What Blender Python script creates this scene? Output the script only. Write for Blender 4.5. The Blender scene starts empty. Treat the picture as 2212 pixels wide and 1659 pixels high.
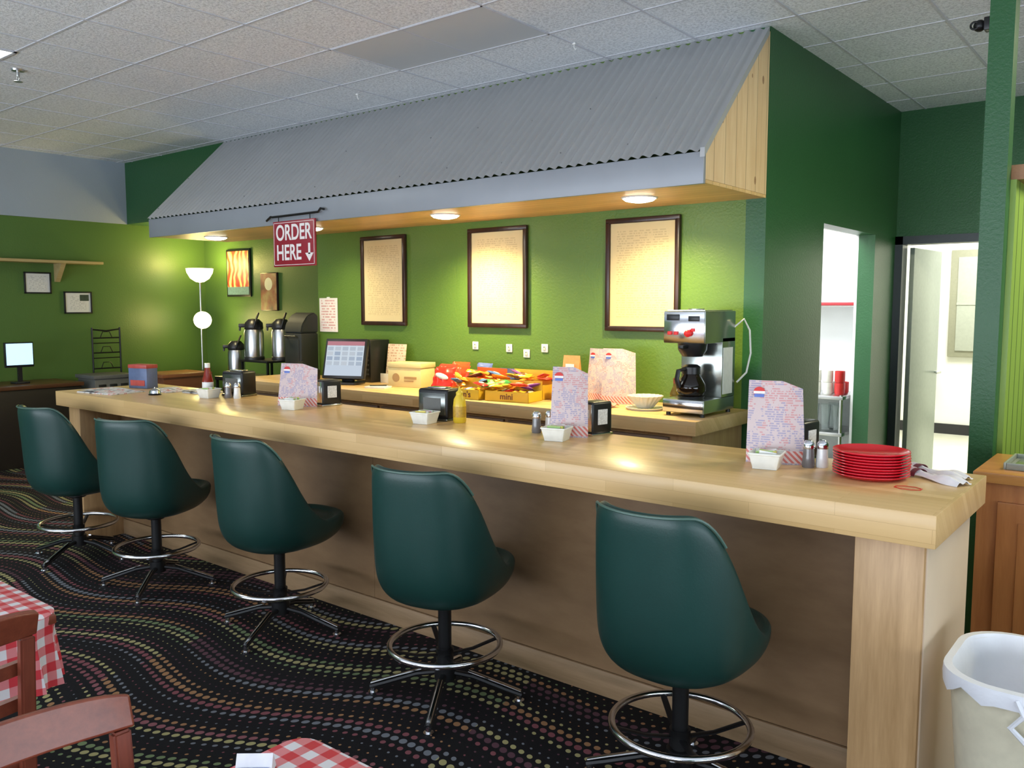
import bpy, bmesh, math, random
from mathutils import Vector, Matrix
random.seed(7)
scn=bpy.context.scene
COL=bpy.context.collection
try:
    scn.view_settings.view_transform='Standard'
except Exception: pass
# ------------------------------------------------------------------ materials
MATS={}
class G:
    def __init__(s,name):
        s.m=bpy.data.materials.new(name); s.m.use_nodes=True; s.nt=s.m.node_tree
        s.b=s.nt.nodes['Principled BSDF']
    def n(s,t,**k):
        x=s.nt.nodes.new(t)
        for a,b in k.items(): setattr(x,a,b)
        return x
    def l(s,a,b): s.nt.links.new(a,b)
    def sv(s,node,i,v):
        if hasattr(v,'links') or isinstance(v,bpy.types.NodeSocket): s.l(v,node.inputs[i])
        else: node.inputs[i].default_value=v
    def M(s,op,a,b=0.0,c=None):
        x=s.n('ShaderNodeMath',operation=op); s.sv(x,0,a); s.sv(x,1,b)
        if c is not None: s.sv(x,2,c)
        return x.outputs[0]
    def xyz(s,kind='Object'):
        tc=s.n('ShaderNodeTexCoord'); sp=s.n('ShaderNodeSeparateXYZ'); s.l(tc.outputs[kind],sp.inputs[0])
        return tc.outputs[kind],sp.outputs[0],sp.outputs[1],sp.outputs[2]
    def comb(s,x,y,z=0.0):
        c=s.n('ShaderNodeCombineXYZ'); s.sv(c,0,x); s.sv(c,1,y); s.sv(c,2,z); return c.outputs[0]
    def mix(s,f,a,b):
        x=s.n('ShaderNodeMix',data_type='RGBA'); s.sv(x,0,f)
        for i,v in ((6,a),(7,b)):
            if isinstance(v,bpy.types.NodeSocket): s.l(v,x.inputs[i])
            else: x.inputs[i].default_value=(*v[:3],1)
        return x.outputs[2]
    def noise(s,vec,scale,detail=2.0,rough=.5):
        x=s.n('ShaderNodeTexNoise'); s.sv(x,'Scale',scale); s.sv(x,'Detail',detail); s.sv(x,'Roughness',rough)
        if vec is not None: s.l(vec,x.inputs['Vector'])
        return x.outputs[0]
    def map(s,vec,sc):
        x=s.n('ShaderNodeMapping'); s.l(vec,x.inputs[0]); x.inputs['Scale'].default_value=sc; return x.outputs[0]
    def ramp(s,f,stops,const=False):
        x=s.n('ShaderNodeValToRGB'); r=x.color_ramp
        if const: r.interpolation='CONSTANT'
        while len(r.elements)<len(stops): r.elements.new(1.0)
        for e,(p,c) in zip(r.elements,stops): e.position=p; e.color=(*c[:3],1)
        s.l(f,x.inputs[0]); return x.outputs[0]
    def bump(s,h,st=.3,d=.01):
        x=s.n('ShaderNodeBump'); x.inputs['Strength'].default_value=st; x.inputs['Distance'].default_value=d
        s.l(h,x.inputs['Height']); s.l(x.outputs[0],s.b.inputs['Normal'])
    def set(s,col=None,rough=.5,metal=0.0,spec=None):
        if col is not None:
            if isinstance(col,bpy.types.NodeSocket): s.l(col,s.b.inputs['Base Color'])
            else: s.b.inputs['Base Color'].default_value=(*col[:3],1)
        s.b.inputs['Roughness'].default_value=rough; s.b.inputs['Metallic'].default_value=metal
        if spec is not None: s.b.inputs['Specular IOR Level'].default_value=spec
        return s.m
def plain(name,col,rough=.5,metal=0.0,var=.12,bump=0.0,sc=30.0,coat=0.0):
    if name in MATS: return MATS[name]
    g=G(name); v,x,y,z=g.xyz()
    nz=g.noise(v,sc,3)
    c=g.mix(nz,[k*(1-var) for k in col],[min(1,k*(1+var)) for k in col])
    g.set(c,rough,metal)
    if coat: g.b.inputs['Coat Weight'].default_value=coat
    if bump: g.bump(g.noise(v,sc*4,2),bump,.004)
    MATS[name]=g.m; return g.m
def emis(name,col,st,base=(.8,.8,.8)):
    if name in MATS: return MATS[name]
    g=G(name); g.set(base,.4); g.b.inputs['Emission Color'].default_value=(*col,1); g.b.inputs['Emission Strength'].default_value=st
    MATS[name]=g.m; return g.m
def glass(name,col=(.9,.95,.95),rough=.03):
    if name in MATS: return MATS[name]
    g=G(name); g.set(col,rough); g.b.inputs['Transmission Weight'].default_value=.9; g.b.inputs['IOR'].default_value=1.3
    MATS[name]=g.m; return g.m
def wood(name,c1,c2,axis='x',rough=.35,sc=1.0,plank=None,knots=False,coat=0.0,varamt=.25):
    if name in MATS: return MATS[name]
    g=G(name); v,x,y,z=g.xyz()
    st={'x':(1.2,14,14),'y':(14,1.2,14),'z':(14,14,1.2)}[axis]
    mv=g.map(v,tuple(k*sc for k in st))
    n1=g.noise(mv,1.6,5,.6); n2=g.noise(mv,7,3,.6)
    f=g.M('ADD',g.M('MULTIPLY',n1,.7),g.M('MULTIPLY',n2,.3))
    c=g.ramp(f,[(.3,c2),(.68,c1)])
    if plank:
        a={'x':y,'y':x,'z':x}[axis]
        if isinstance(plank,tuple): a={'x':x,'y':y,'z':z}[plank[1]]; plank=plank[0]
        q=g.M('DIVIDE',a,plank); fl=g.M('FLOOR',q); fr=g.M('FRACT',q)
        w=g.n('ShaderNodeTexWhiteNoise',noise_dimensions='1D'); g.l(fl,w.inputs['W'])
        c=g.mix(g.M('MULTIPLY',w.outputs[0],varamt*2),c,[k*.55 for k in c2])
        ln=g.M('LESS_THAN',fr,.05)
        c=g.mix(g.M('MULTIPLY',ln,.55),c,[k*.25 for k in c2])
    if knots:
        vo=g.n('ShaderNodeTexVoronoi'); vo.inputs['Scale'].default_value=4.3
        g.l(g.map(v,{'z':(1,1.3,.7),'x':(.7,1,1),'y':(1,.7,1)}[axis]),vo.inputs['Vector'])
        k=g.M('LESS_THAN',vo.outputs['Distance'],.075)
        c=g.mix(g.M('MULTIPLY',k,.75),c,(.22,.09,.03))
    g.set(c,rough); g.bump(n2,.08,.003)
    if coat: g.b.inputs['Coat Weight'].default_value=coat; g.b.inputs['Coat Roughness'].default_value=.15
    MATS[name]=g.m; return g.m
def butcher(name):
    g=G(name); v,x,y,z=g.xyz()
    b=g.n('ShaderNodeTexBrick'); g.l(g.comb(x,g.M('ADD',y,z)),b.inputs['Vector'])
    for k,val in (('Scale',1.0),('Mortar Size',.0006),('Brick Width',.55),('Row Height',.042),('Bias',0.0)): b.inputs[k].default_value=val
    b.inputs['Color1'].default_value=(.60,.385,.165,1); b.inputs['Color2'].default_value=(.77,.53,.26,1); b.inputs['Mortar'].default_value=(.48,.30,.12,1)
    n=g.noise(g.map(v,(2,26,26)),1.6,5,.6)
    c=g.mix(g.M('MULTIPLY',n,.5),b.outputs[0],(.55,.34,.14))
    g.set(c,.32,spec=.35); g.b.inputs['Coat Weight'].default_value=.10; g.b.inputs['Coat Roughness'].default_value=.14
    return g.m
def paper(name,base,ink,rows=70.0,dens=.5,hx='x',wsc=60.0,rough=.7,margin=None,mixf=.75):
    """printed sheet: rows of small illegible word marks"""
    g=G(name); v,x,y,z=g.xyz(); hh=x if hx=='x' else y
    q=g.M('MULTIPLY',z,rows); fl=g.M('FLOOR',q); fr=g.M('FRACT',q)
    r=g.M('LESS_THAN',fr,.5)
    n=g.noise(g.comb(g.M('MULTIPLY',hh,wsc),g.M('MULTIPLY',fl,3.7)),1.0,1)
    w=g.M('GREATER_THAN',n,1-dens)
    f=g.M('MULTIPLY',r,w)
    if margin:
        f=g.M('MULTIPLY',f,g.M('LESS_THAN',g.M('ABSOLUTE',hh),margin[0]))
        f=g.M('MULTIPLY',f,g.M('LESS_THAN',g.M('ABSOLUTE',z),margin[1]))
    c=g.mix(g.M('MULTIPLY',f,mixf),base,ink)
    return g.set(c,rough)
# ------------------------------------------------------------------ mesh builder
class B:
    def __init__(s): s.bm=bmesh.new()
    def add(s,b2,mi=0,M=None):
        if M is not None: b2.transform(M)
        for f in b2.faces: f.material_index=mi
        me=bpy.data.meshes.new('t'); b2.to_mesh(me); b2.free(); s.bm.from_mesh(me); bpy.data.meshes.remove(me); return s
    def box(s,x0,x1,y0,y1,z0,z1,bev=0.0,mi=0,M=None,seg=2):
        b=bmesh.new(); bmesh.ops.create_cube(b,size=1)
        b.transform(Matrix.Translation(((x0+x1)/2,(y0+y1)/2,(z0+z1)/2))@Matrix.Diagonal((abs(x1-x0),abs(y1-y0),abs(z1-z0),1)))
        if bev: bmesh.ops.bevel(b,geom=b.edges[:],offset=bev,segments=seg,affect='EDGES',profile=.5)
        return s.add(b,mi,M)
    def lathe(s,prof,seg=24,mi=0,M=None,sx=1,sy=1):
        b=bmesh.new(); rings=[]
        for r,z in prof:
            if r<1e-5: rings.append([b.verts.new((0,0,z))])
            else: rings.append([b.verts.new((sx*r*math.cos(2*math.pi*i/seg),sy*r*math.sin(2*math.pi*i/seg),z)) for i in range(seg)])
        for a,c in zip(rings,rings[1:]):
            for i in range(seg):
                j=(i+1)%seg
                if len(a)==1 and len(c)==1: continue
                if len(a)==1: b.faces.new((a[0],c[i],c[j]))
                elif len(c)==1: b.faces.new((a[i],a[j],c[0]))
                else: b.faces.new((a[i],a[j],c[j],c[i]))
        for rr,fl in ((rings[0],0),(rings[-1],1)):
            if len(rr)>1: b.faces.new(rr if fl else rr[::-1])
        bmesh.ops.recalc_face_normals(b,faces=b.faces[:])
        return s.add(b,mi,M)
    def cyl(s,r,z0,z1,seg=24,mi=0,M=None,x=0,y=0,r2=None):
        T=Matrix.Translation((x,y,0)); 
        if M is not None: T=M@T
        return s.lathe([(r,z0),(r if r2 is None else r2,z1)],seg,mi,T)
    def tube(s,pts,r,seg=8,mi=0,closed=False,M=None,flat=None):
        b=bmesh.new(); pts=[Vector(p) for p in pts]; n=len(pts); rings=[]; prev=None
        for i,p in enumerate(pts):
            if closed: t=pts[(i+1)%n]-pts[i-1]
            else: t=pts[min(i+1,n-1)]-pts[max(i-1,0)]
            t.normalize()
            if prev is None:
                a=Vector((0,0,1)) if abs(t.z)<.9 else Vector((1,0,0))
                u=(a-t*a.dot(t)).normalized()
            else: u=(prev-t*prev.dot(t)).normalized()
            prev=u; w=t.cross(u)
            fa=flat or (1,1)
            rings.append([b.verts.new(p+u*r*fa[0]*math.cos(2*math.pi*k/seg)+w*r*fa[1]*math.sin(2*math.pi*k/seg)) for k in range(seg)])
        m=n if closed else n-1
        for i in range(m):
            a=rings[i]; c=rings[(i+1)%n]
            for k in range(seg):
                j=(k+1)%seg; b.faces.new((a[k],a[j],c[j],c[k]))
        if not closed: b.faces.new(rings[0][::-1]); b.faces.new(rings[-1])
        bmesh.ops.recalc_face_normals(b,faces=b.faces[:])
        return s.add(b,mi,M)
    def ring(s,R,r,z=0,seg=40,mi=0,M=None,cx=0,cy=0,ts=8):
        return s.tube([(cx+R*math.cos(2*math.pi*i/seg),cy+R*math.sin(2*math.pi*i/seg),z) for i in range(seg)],r,ts,mi,True,M)
    def sphere(s,r,c=(0,0,0),mi=0,sc=(1,1,1),seg=20,M=None):
        b=bmesh.new(); bmesh.ops.create_uvsphere(b,u_segments=seg,v_segments=max(8,seg//2),radius=r)
        T=Matrix.Translation(c)@Matrix.Diagonal((*sc,1)); 
        if M is not None: T=M@T
        return s.add(b,mi,T)
    def surf(s,fn,nu,nv,mi=0,th=0.0,M=None):
        b=bmesh.new(); g=[[b.verts.new(fn(i/nu,j/nv)) for i in range(nu+1)] for j in range(nv+1)]
        for j in range(nv):
            for i in range(nu): b.faces.new((g[j][i],g[j][i+1],g[j+1][i+1],g[j+1][i]))
        if th:
            bmesh.ops.recalc_face_normals(b,faces=b.faces[:])
            bmesh.ops.solidify(b,geom=b.faces[:],thickness=th)
            bmesh.ops.recalc_face_normals(b,faces=b.faces[:])
        return s.add(b,mi,M)
    def poly(s,pts,vec,mi=0,M=None,bev=0.0):
        """extruded polygon"""
        b=bmesh.new(); f=b.faces.new([b.verts.new(p) for p in pts])
        r=bmesh.ops.extrude_face_region(b,geom=[f]); vs=[e for e in r['geom'] if isinstance(e,bmesh.types.BMVert)]
        bmesh.ops.translate(b,verts=vs,vec=vec); bmesh.ops.recalc_face_normals(b,faces=b.faces[:])
        if bev: bmesh.ops.bevel(b,geom=b.edges[:],offset=bev,segments=2,affect='EDGES')
        return s.add(b,mi,M)
def T(x,y,z,rz=0,rx=0,ry=0):
    return Matrix.Translation((x,y,z))@Matrix.Rotation(rz,4,'Z')@Matrix.Rotation(ry,4,'Y')@Matrix.Rotation(rx,4,'X')
def mk(name,b,mats,parent=None,loc=(0,0,0),rz=0,label=None,cat=None,kind=None,group=None,smooth=True):
    me=bpy.data.meshes.new(name); b.bm.to_mesh(me); b.bm.free()
    if not isinstance(mats,(list,tuple)): mats=[mats]
    for m in mats: me.materials.append(m)
    if smooth:
        for p in me.polygons: p.use_smooth=True
        me.set_sharp_from_angle(angle=math.radians(38))
    o=bpy.data.objects.new(name,me); COL.objects.link(o); o.location=loc; o.rotation_euler[2]=rz
    if parent: o.parent=parent
    if label: o['label']=label
    if cat: o['category']=cat
    if kind: o['kind']=kind
    if group: o['group']=group
    return o
def thing(name,label,cat,loc=(0,0,0),rz=0,group=None):
    o=bpy.data.objects.new(name,None); COL.objects.link(o); o.location=loc; o.rotation_euler[2]=rz; o.empty_display_size=.05
    o['label']=label; o['category']=cat
    if group: o['group']=group
    return o
def text(name,body,size,mat,parent,loc,rot=(math.pi/2,0,0),ext=.0008,align='CENTER',bold=0.0,label=None,sx=1.0):
    c=bpy.data.curves.new('txt','FONT'); c.body=body; c.size=size; c.extrude=ext; c.align_x=align; c.align_y='CENTER'; c.offset=bold
    t=bpy.data.objects.new('txt',c); COL.objects.link(t); bpy.context.view_layer.update()
    me=bpy.data.meshes.new_from_object(t.evaluated_get(bpy.context.evaluated_depsgraph_get()))
    bpy.data.objects.remove(t); me.materials.clear(); me.materials.append(mat)
    o=bpy.data.objects.new(name,me); COL.objects.link(o); o.parent=parent; o.location=loc; o.rotation_euler=rot; o.scale=(sx,1,1)
    if label: o['label']=label
    return o
def dup(root,loc,rz=None,label=None):
    r=root.copy(); COL.objects.link(r); r.location=loc
    if rz is not None: r.rotation_euler[2]=rz
    if label: r['label']=label
    def rec(a,b):
        for ch in list(a.children):
            if ch==b: continue
            k=ch.copy(); COL.objects.link(k); k.parent=b; rec(ch,k)
    rec(root,r); return r
# ------------------------------------------------------------------ common materials
def wallpaint(name,col,bump=.25,rough=.42):
    g=G(name); v,x,y,z=g.xyz(); n=g.noise(v,60,3,.6); n2=g.noise(v,1.3,2)
    c=g.mix(n2,[k*.88 for k in col],[k*1.1 for k in col]); g.set(c,rough); g.bump(n,bump,.006); return g.m
m_green=wallpaint('green_wall_paint',(.105,.195,.030),.45)
m_green_shade=wallpaint('shaded_green_wall_paint',(.020,.102,.032),.3,.38)  # same green paint as the back wall, with shade darkened into its colour
m_bgreen=wallpaint('yellow_green_wall_paint',(.088,.170,.036),.3)
m_grayp=wallpaint('gray_soffit_paint',(.34,.39,.45),.2)
m_white=wallpaint('white_room_paint',(.82,.83,.83),.1)
m_cream=wallpaint('cream_room_paint',(.76,.76,.68),.1)
m_chrome=plain('polished_chrome',(.72,.72,.74),.14,1.0,.03)
m_steel=plain('brushed_steel',(.55,.55,.56),.28,1.0,.08)
m_black=plain('black_plastic',(.012,.012,.014),.35)
m_bmetal=plain('black_metal',(.012,.012,.013),.38,.3)
m_whitep=plain('white_plastic',(.78,.78,.76),.35)
m_ceramic=plain('white_ceramic',(.80,.79,.72),.2)
m_maplez=wood('maple_panel',(.58,.36,.175),(.40,.235,.10),'z',.4,1.3)
m_butch=butcher('butcher_block')
m_pine=wood('knotty_pine',(.86,.64,.38),(.70,.46,.24),'z',.5,.7,(.14,'y'),True,0,.06)
m_pinex=wood('pine_planks',(.84,.58,.27),(.70,.43,.17),'x',.45,.8,.085,False,0,.15)
m_redwood=wood('cherry_wood',(.24,.06,.03),(.14,.03,.016),'y',.34,1.0,None,False,.15)
m_redwoodz=wood('cherry_wood_upright',(.21,.052,.028),(.12,.026,.015),'z',.34,1.0,None,False,.15)
m_orange=wood('orange_stained_wood',(.50,.20,.06),(.33,.11,.03),'z',.35,.8,None,True,.3)
m_orangex=wood('orange_stained_top',(.60,.28,.08),(.42,.17,.045),'x',.3,.8,None,False,.3)
m_dkframe=wood('dark_frame_wood',(.045,.018,.012),(.018,.008,.006),'z',.3)
# ------------------------------------------------------------------ ROOM
def S(name,boxes,mats,lab=None):
    b=B()
    for q in boxes:
        mi=q[6] if len(q)>6 else 0
        b.box(*q[:6],mi=mi)
    o=mk(name,b,mats,kind='structure',smooth=False)
    if lab: o['label']=lab
    return o
CZ=3.32
EY=7.97
# carpet
g=G('dotted_carpet'); v,x,y,z=g.xyz()
th_=math.radians(10); ct_,st_=math.cos(th_),math.sin(th_)
uu=g.M('ADD',g.M('MULTIPLY',x,ct_),g.M('MULTIPLY',y,st_)); ww=g.M('SUBTRACT',g.M('MULTIPLY',y,ct_),g.M('MULTIPLY',x,st_))
ph=g.M('ADD',g.M('MULTIPLY',uu,3.7),g.M('MULTIPLY',g.M('SINE',g.M('MULTIPLY',ww,1.7)),.8))
w=g.M('ADD',ww,g.M('MULTIPLY',g.M('SINE',ph),.10))
SPV=.045; SPU=.043
rq=g.M('DIVIDE',w,SPV); row=g.M('FLOOR',rq); fv=g.M('MULTIPLY',g.M('SUBTRACT',g.M('FRACT',rq),.5),SPV)
off=g.M('MULTIPLY',g.M('MODULO',row,2.0),.5)
cq=g.M('ADD',g.M('DIVIDE',uu,SPU),off); fu=g.M('MULTIPLY',g.M('SUBTRACT',g.M('FRACT',cq),.5),SPU)
d=g.M('SQRT',g.M('ADD',g.M('MULTIPLY',fu,fu),g.M('MULTIPLY',fv,fv)))
rad=g.M('ADD',.0104,g.M('MULTIPLY',g.M('SINE',g.M('ADD',g.M('MULTIPLY',row,1.15),g.M('MULTIPLY',uu,1.6))),.0064))
dot=g.M('LESS_THAN',d,rad)
wn=g.n('ShaderNodeTexWhiteNoise',noise_dimensions='1D'); g.l(g.M('ADD',row,g.M('MULTIPLY',g.M('FLOOR',g.M('MULTIPLY',uu,.6)),17.0)),wn.inputs['W'])
cc=g.ramp(wn.outputs[0],[(0,(.20,.065,.075)),(.17,(.10,.045,.058)),(.30,(.31,.16,.075)),(.44,(.35,.31,.14)),(.62,(.16,.21,.10)),(.78,(.16,.17,.19)),(.90,(.23,.085,.095))],True)
c=g.mix(dot,(.007,.006,.007),cc); g.set(c,.9,spec=.2); g.bump(g.noise(v,400,2),.4,.004); m_carpet=g.m
S('floor',[(-12,4,-4,8.23,-.1,0)],m_carpet,'black carpet with wavy rows of coloured dots')
g=G('beige_vinyl_floor'); v,x,y,z=g.xyz(); m_vinyl=g.set(g.mix(g.noise(v,6,4),(.54,.54,.42),(.64,.63,.52)),.25)
S('floor.001',[(-4.5,-.5,8.23,12.0,-.1,0.0)],m_vinyl); S('floor.002',[(-6.3,-2.22,5.2,7.96,0,.004)],m_vinyl)
# ceiling
g=G('acoustic_tile'); v,x,y,z=g.xyz(); n=g.noise(v,60,4,.8); n2=g.noise(v,1.1,2)
fx=g.M('FLOOR',g.M('DIVIDE',g.M('ADD',x,3.20),.655)); fy=g.M('FLOOR',g.M('DIVIDE',g.M('SUBTRACT',y,3.71),.635))
wn=g.n('ShaderNodeTexWhiteNoise',noise_dimensions='2D'); g.l(g.comb(fx,fy),wn.inputs['Vector'])
c=g.mix(g.M('MULTIPLY',wn.outputs[0],.22),(.91,.94,.97),(.83,.86,.89)); sp=g.ramp(n,[(.40,(.70,.71,.72)),(.54,(1,1,1))])
mm=g.n('ShaderNodeMix',data_type='RGBA',blend_type='MULTIPLY'); mm.inputs[0].default_value=1; g.l(c,mm.inputs[6]); g.l(sp,mm.inputs[7])
g.set(mm.outputs[2],.85,spec=.2); g.bump(n,.8,.01); m_tile=g.m
S('ceiling',[(-12,4,-4,12.2,CZ,CZ+.1)],m_tile,'white acoustic tile ceiling')
m_tbar=plain('ceiling_tbar',(.58,.59,.64),.6)
bx=[]
for k in range(-13,11):
    X=-3.20+k*.655
    if -11.9<X<4: bx.append((X-.007,X+.007,-4,EY,CZ-.005,CZ))
for k in range(-12,7):
    Y=3.71+k*.635; bx.append((-12,4,Y-.007,Y+.007,CZ-.004,CZ))
S('trim_1',bx,m_tbar,'metal ceiling grid')
# walls
S('wall_back',[(-6.40,-2.213,5.07,5.20,0,CZ)],m_green,'textured green wall behind the counter')
S('wall_recess',[(-9.95,-6.27,6.08,6.2,0,CZ)],m_bgreen)
S('wall_recess_side',[(-6.40,-6.27,5.2,6.08,0,CZ)],m_bgreen)
S('wall_header',[(-9.95,-6.40,5.07,5.20,2.61,CZ),(-9.95,-6.40,5.20,6.08,2.61,2.7)],m_green_shade)
S('wall_left',[(-10.07,-9.95,-4,6.2,0,2.61)],m_bgreen); S('wall_left_upper',[(-10.07,-9.93,-4,5.07,2.61,CZ)],m_grayp)
S('wall_partition',[(-2.213,-2.083,5.07,6.11,0,CZ),(-2.213,-2.083,7.35,EY,0,CZ),(-2.213,-2.083,6.11,7.35,2.23,CZ)],m_green_shade)
S('wall_end',[(-2.213,-2.03,EY,EY+.12,0,CZ),(-1.2,4,EY,EY+.12,0,CZ),(-2.03,-1.2,EY,EY+.12,2.19,CZ)],m_green_shade)
S('wall_right',[(4,4.1,-4,8.1,0,CZ)],m_green_shade)
S('wall_kitchen',[(-6.27,-2.213,7.96,8.1,0,CZ),(-4.6,-4.5,5.2,7.96,0,CZ),(-4.5,-2.22,5.20,5.22,0,CZ),(-2.235,-2.214,5.22,6.11,0,CZ),(-2.235,-2.214,7.35,7.96,0,CZ),(-2.235,-2.214,6.11,7.35,2.23,CZ)],m_white)
S('wall_storeroom',[(-4.5,-.4,12.0,12.1,0,CZ),(-4.6,-4.5,8.1,12.1,0,CZ),(-.5,-.4,8.1,12.1,0,CZ)],m_cream)
m_dgray=plain('dark_gray_frame_paint',(.045,.055,.07),.35)
S('door_1',[(-2.083,-2.02,EY-.03,EY+.13,0,2.25),(-1.21,-1.14,EY-.03,EY+.13,0,2.25),(-2.083,-1.14,EY-.03,EY+.13,2.18,2.25)],m_dgray,'dark gray metal door frame')
S('baseboard_storeroom',[(-4.5,-.5,11.97,12.0,0,.13)],m_black)
dr=thing('swinging_door','pale green door standing open inside dark gray frame','door',(-2.0,EY+.14,0),rz=math.radians(-4))
b=B(); b.box(0,.04,0,.78,.02,2.16,.003); mk('door_panel',b,plain('pale_green_door',(.38,.43,.38),.35),dr)
b=B(); b.cyl(.012,0,.05,12,M=T(.04,.71,1.02,0,0,math.pi/2)); b.box(.08,.095,.60,.73,1.01,1.03,.004); mk('door_handle',b,m_steel,dr)
wc=thing('wall_cabinet','gray framed hatch on cream wall beyond doorway','cabinet',(-2.45,11.93,0))
b=B(); b.box(0,.9,0,.06,1.0,2.35,.01); mk('cabinet_frame',b,plain('gray_green_trim',(.24,.24,.17),.5),wc)
b=B(); b.box(.09,.81,-.02,.0,1.08,2.26,.005); b.box(.09,.81,-.03,-.02,1.66,1.69); mk('cabinet_door',b,plain('gray_hatch',(.34,.36,.30),.4),wc)
fr=thing('narrow_wall_panel','red-brown narrow panel on storeroom wall','panel',(-2.66,11.9,0))
b=B(); b.box(-.05,.06,0,.07,.35,1.55,.01); mk('panel_body',b,plain('redbrown',(.20,.05,.03),.4),fr)
b=B(); b.box(-.04,.05,-.012,0,1.2,1.5,.004); mk('panel_plate',b,m_whitep,fr)
# kitchen shelf & items
ks=thing('wall_shelf','white wall shelf with red edge','shelf',(-3.32,7.62,1.64))
b=B(); b.box(0,1.07,0,.33,0,.025,.003); mk('shelf_board',b,m_whitep,ks)
b=B(); b.box(0,1.07,-.02,0.0,.012,.038,.003); b.box(0,1.07,.0,.2,.026,.04); mk('shelf_edge',b,plain('red_edge',(.42,.03,.04),.4),ks)
kt=thing('steel_shelf_rack','stainless steel rack with cups and glasses','rack',(-3.17,7.20,.004))
for zz in (.25,.55,.86):
    b=B(); b.box(0,.92,0,.5,zz,zz+.03,.004); mk('rack_shelf',b,m_steel,kt)
b=B(); b.box(0,.92,.49,.5,.02,.86); mk('rack_back',b,plain('rack_back_gray',(.45,.48,.47),.4,.2),kt)
for px in (.02,.90):
    for py in (.02,.47):
        b=B(); b.cyl(.014,0,.9,10,x=px,y=py); mk('rack_post',b,m_steel,kt)
mug=thing('coffee_mug','red coffee mug on steel rack','mug',(-2.33,7.36,.894),rz=1.2,group='mugs on the rack')
m_rmug=plain('red_mug',(.6,.03,.03),.25)
b=B(); b.lathe([(0,0),(.036,0),(.042,.015),(.042,.10),(.037,.10),(.035,.025),(0,.015)],20); mk('mug_body',b,m_rmug,mug)
b=B(); b.tube([(.04+.025*math.sin(a),0,.052+.028*math.cos(a)) for a in [math.pi*i/8 for i in range(9)]],.006); mk('mug_handle',b,m_rmug,mug)
for q in ((-2.33,7.36,.996),(-2.34,7.50,.894)): dup(mug,q,2.0)
mug2=thing('coffee_mug','white coffee mug on steel rack','mug',(-2.43,7.36,.894),group='mugs on the rack')
b=B(); b.lathe([(0,0),(.036,0),(.042,.015),(.042,.10),(.037,.10),(.035,.025),(0,.015)],20); mk('mug_body',b,m_ceramic,mug2)
for q in ((-2.53,7.36,.894),(-2.43,7.36,.996),(-2.53,7.36,.996),(-2.45,7.5,.894)): dup(mug2,q)
gl=thing('stacked_glass','clear tumbler stacked on lower rack shelf','glass',(-2.34,7.36,.586),group='glasses on the rack')
b=B(); b.lathe([(0,0),(.03,0),(.042,.22),(.038,.22),(.027,.01),(0,.01)],16); mk('glass_body',b,glass('tumbler'),gl)
for q in ((-2.44,7.36,.586),(-2.54,7.36,.586),(-2.42,7.5,.586)): dup(gl,q)
# post & half wall
S('trim_2',[(-.83,-.725,4.60,4.71,0,CZ)],m_green_shade,'dark green support post')
g=G('green_beadboard'); v,x,y,z=g.xyz(); fr_=g.M('FRACT',g.M('DIVIDE',y,.15)); ln=g.M('LESS_THAN',fr_,.11)
g.set(g.mix(ln,(.26,.40,.07),(.07,.12,.025)),.35); g.bump(g.M('SUBTRACT',1.0,ln),.6,.006); m_bead=g.m
S('wall_half',[(-.81,-.70,4.71,7.6,0,2.25)],m_bead)
S('trim_3',[(-.82,-.64,4.72,7.62,2.25,2.32)],wood('cap_wood',(.40,.20,.09),(.3,.13,.05),'y'))
# ------------------------------------------------------------------ CANOPY
cn=thing('canopy','sloped corrugated gray metal canopy with pine end panel','canopy')
x0,x1=-7.85,-2.085; yf,yb=4.22,5.068; zb,zt=2.30,2.47
g=G('galvanized_metal'); v,x,y,z=g.xyz(); n=g.noise(v,2.2,5,.65); n3=g.noise(g.map(v,(30,1.5,1.5)),1.0,3)
c=g.mix(n,(.38,.385,.39),(.50,.505,.51)); c=g.mix(g.M('MULTIPLY',n3,.3),c,(.31,.315,.32)); g.set(c,.42,.2); m_galv=g.m
nslope=Vector((0,yb-yf,CZ-.01-zt)).normalized(); nrm=Vector((0,-nslope.z,nslope.y))
P0=Vector((0,yf-.006,zt-.002)); P1=Vector((0,yb,CZ-.012))
NR=80; NU=NR*8
def cf(u,t):
    p=P0.lerp(P1,t); X=x0+(x1-.02-x0)*u
    return Vector((X,p.y,p.z))+nrm*(.010+.0095*math.sin(u*NR*2*math.pi))
b=B(); b.surf(cf,NU,2); o=mk('corrugated_roof',b,m_galv,cn)
b=B(); b.box(x0,x1,yf,yf+.025,zb,zt,.002); mk('fascia',b,plain('blue_gray_fascia',(.29,.31,.345),.4,.1,.12,0,2.5),cn)
b=B(); b.box(x0,x1-.001,yf+.025,yb,zb+.006,zb+.024); mk('soffit',b,m_pinex,cn)
b=B(); b.poly([(x1-.02,yf+.026,zb+.025),(x1-.02,yf+.026,zt),(x1-.02,yb,CZ-.03),(x1-.02,yb,zb+.025)],(.02,0,0)); mk('end_panel',b,m_pine,cn,label='knotty pine end panel')
b=B(); b.poly([(x1-.02,P0.y,P0.z+.02),(x1-.02,P1.y-.03,P1.z),(x1-.02,P1.y-.03,P1.z-.045),(x1-.02,P0.y,P0.z-.03)],(.028,0,0)); mk('edge_trim',b,m_galv,cn)
b=B(); b.poly([(x0,yf+.026,zb+.025),(x0,yf+.026,zt),(x0,yb,CZ-.03),(x0,yb,zb+.025)],(.02,0,0)); mk('end_panel',b,m_green_shade,cn,label='dark painted end panel')
b=B()
for t in (.12,.5):
    for k in range(12):
        u=(k*6.6+.25)/NR+.002
        p=cf(u,t)+nrm*.001; b.sphere(.0045,p,seg=8)
mk('roof_screws',b,plain('screw_gray',(.2,.2,.2),.4,.5),cn).__setitem__('kind','stuff')
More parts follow.
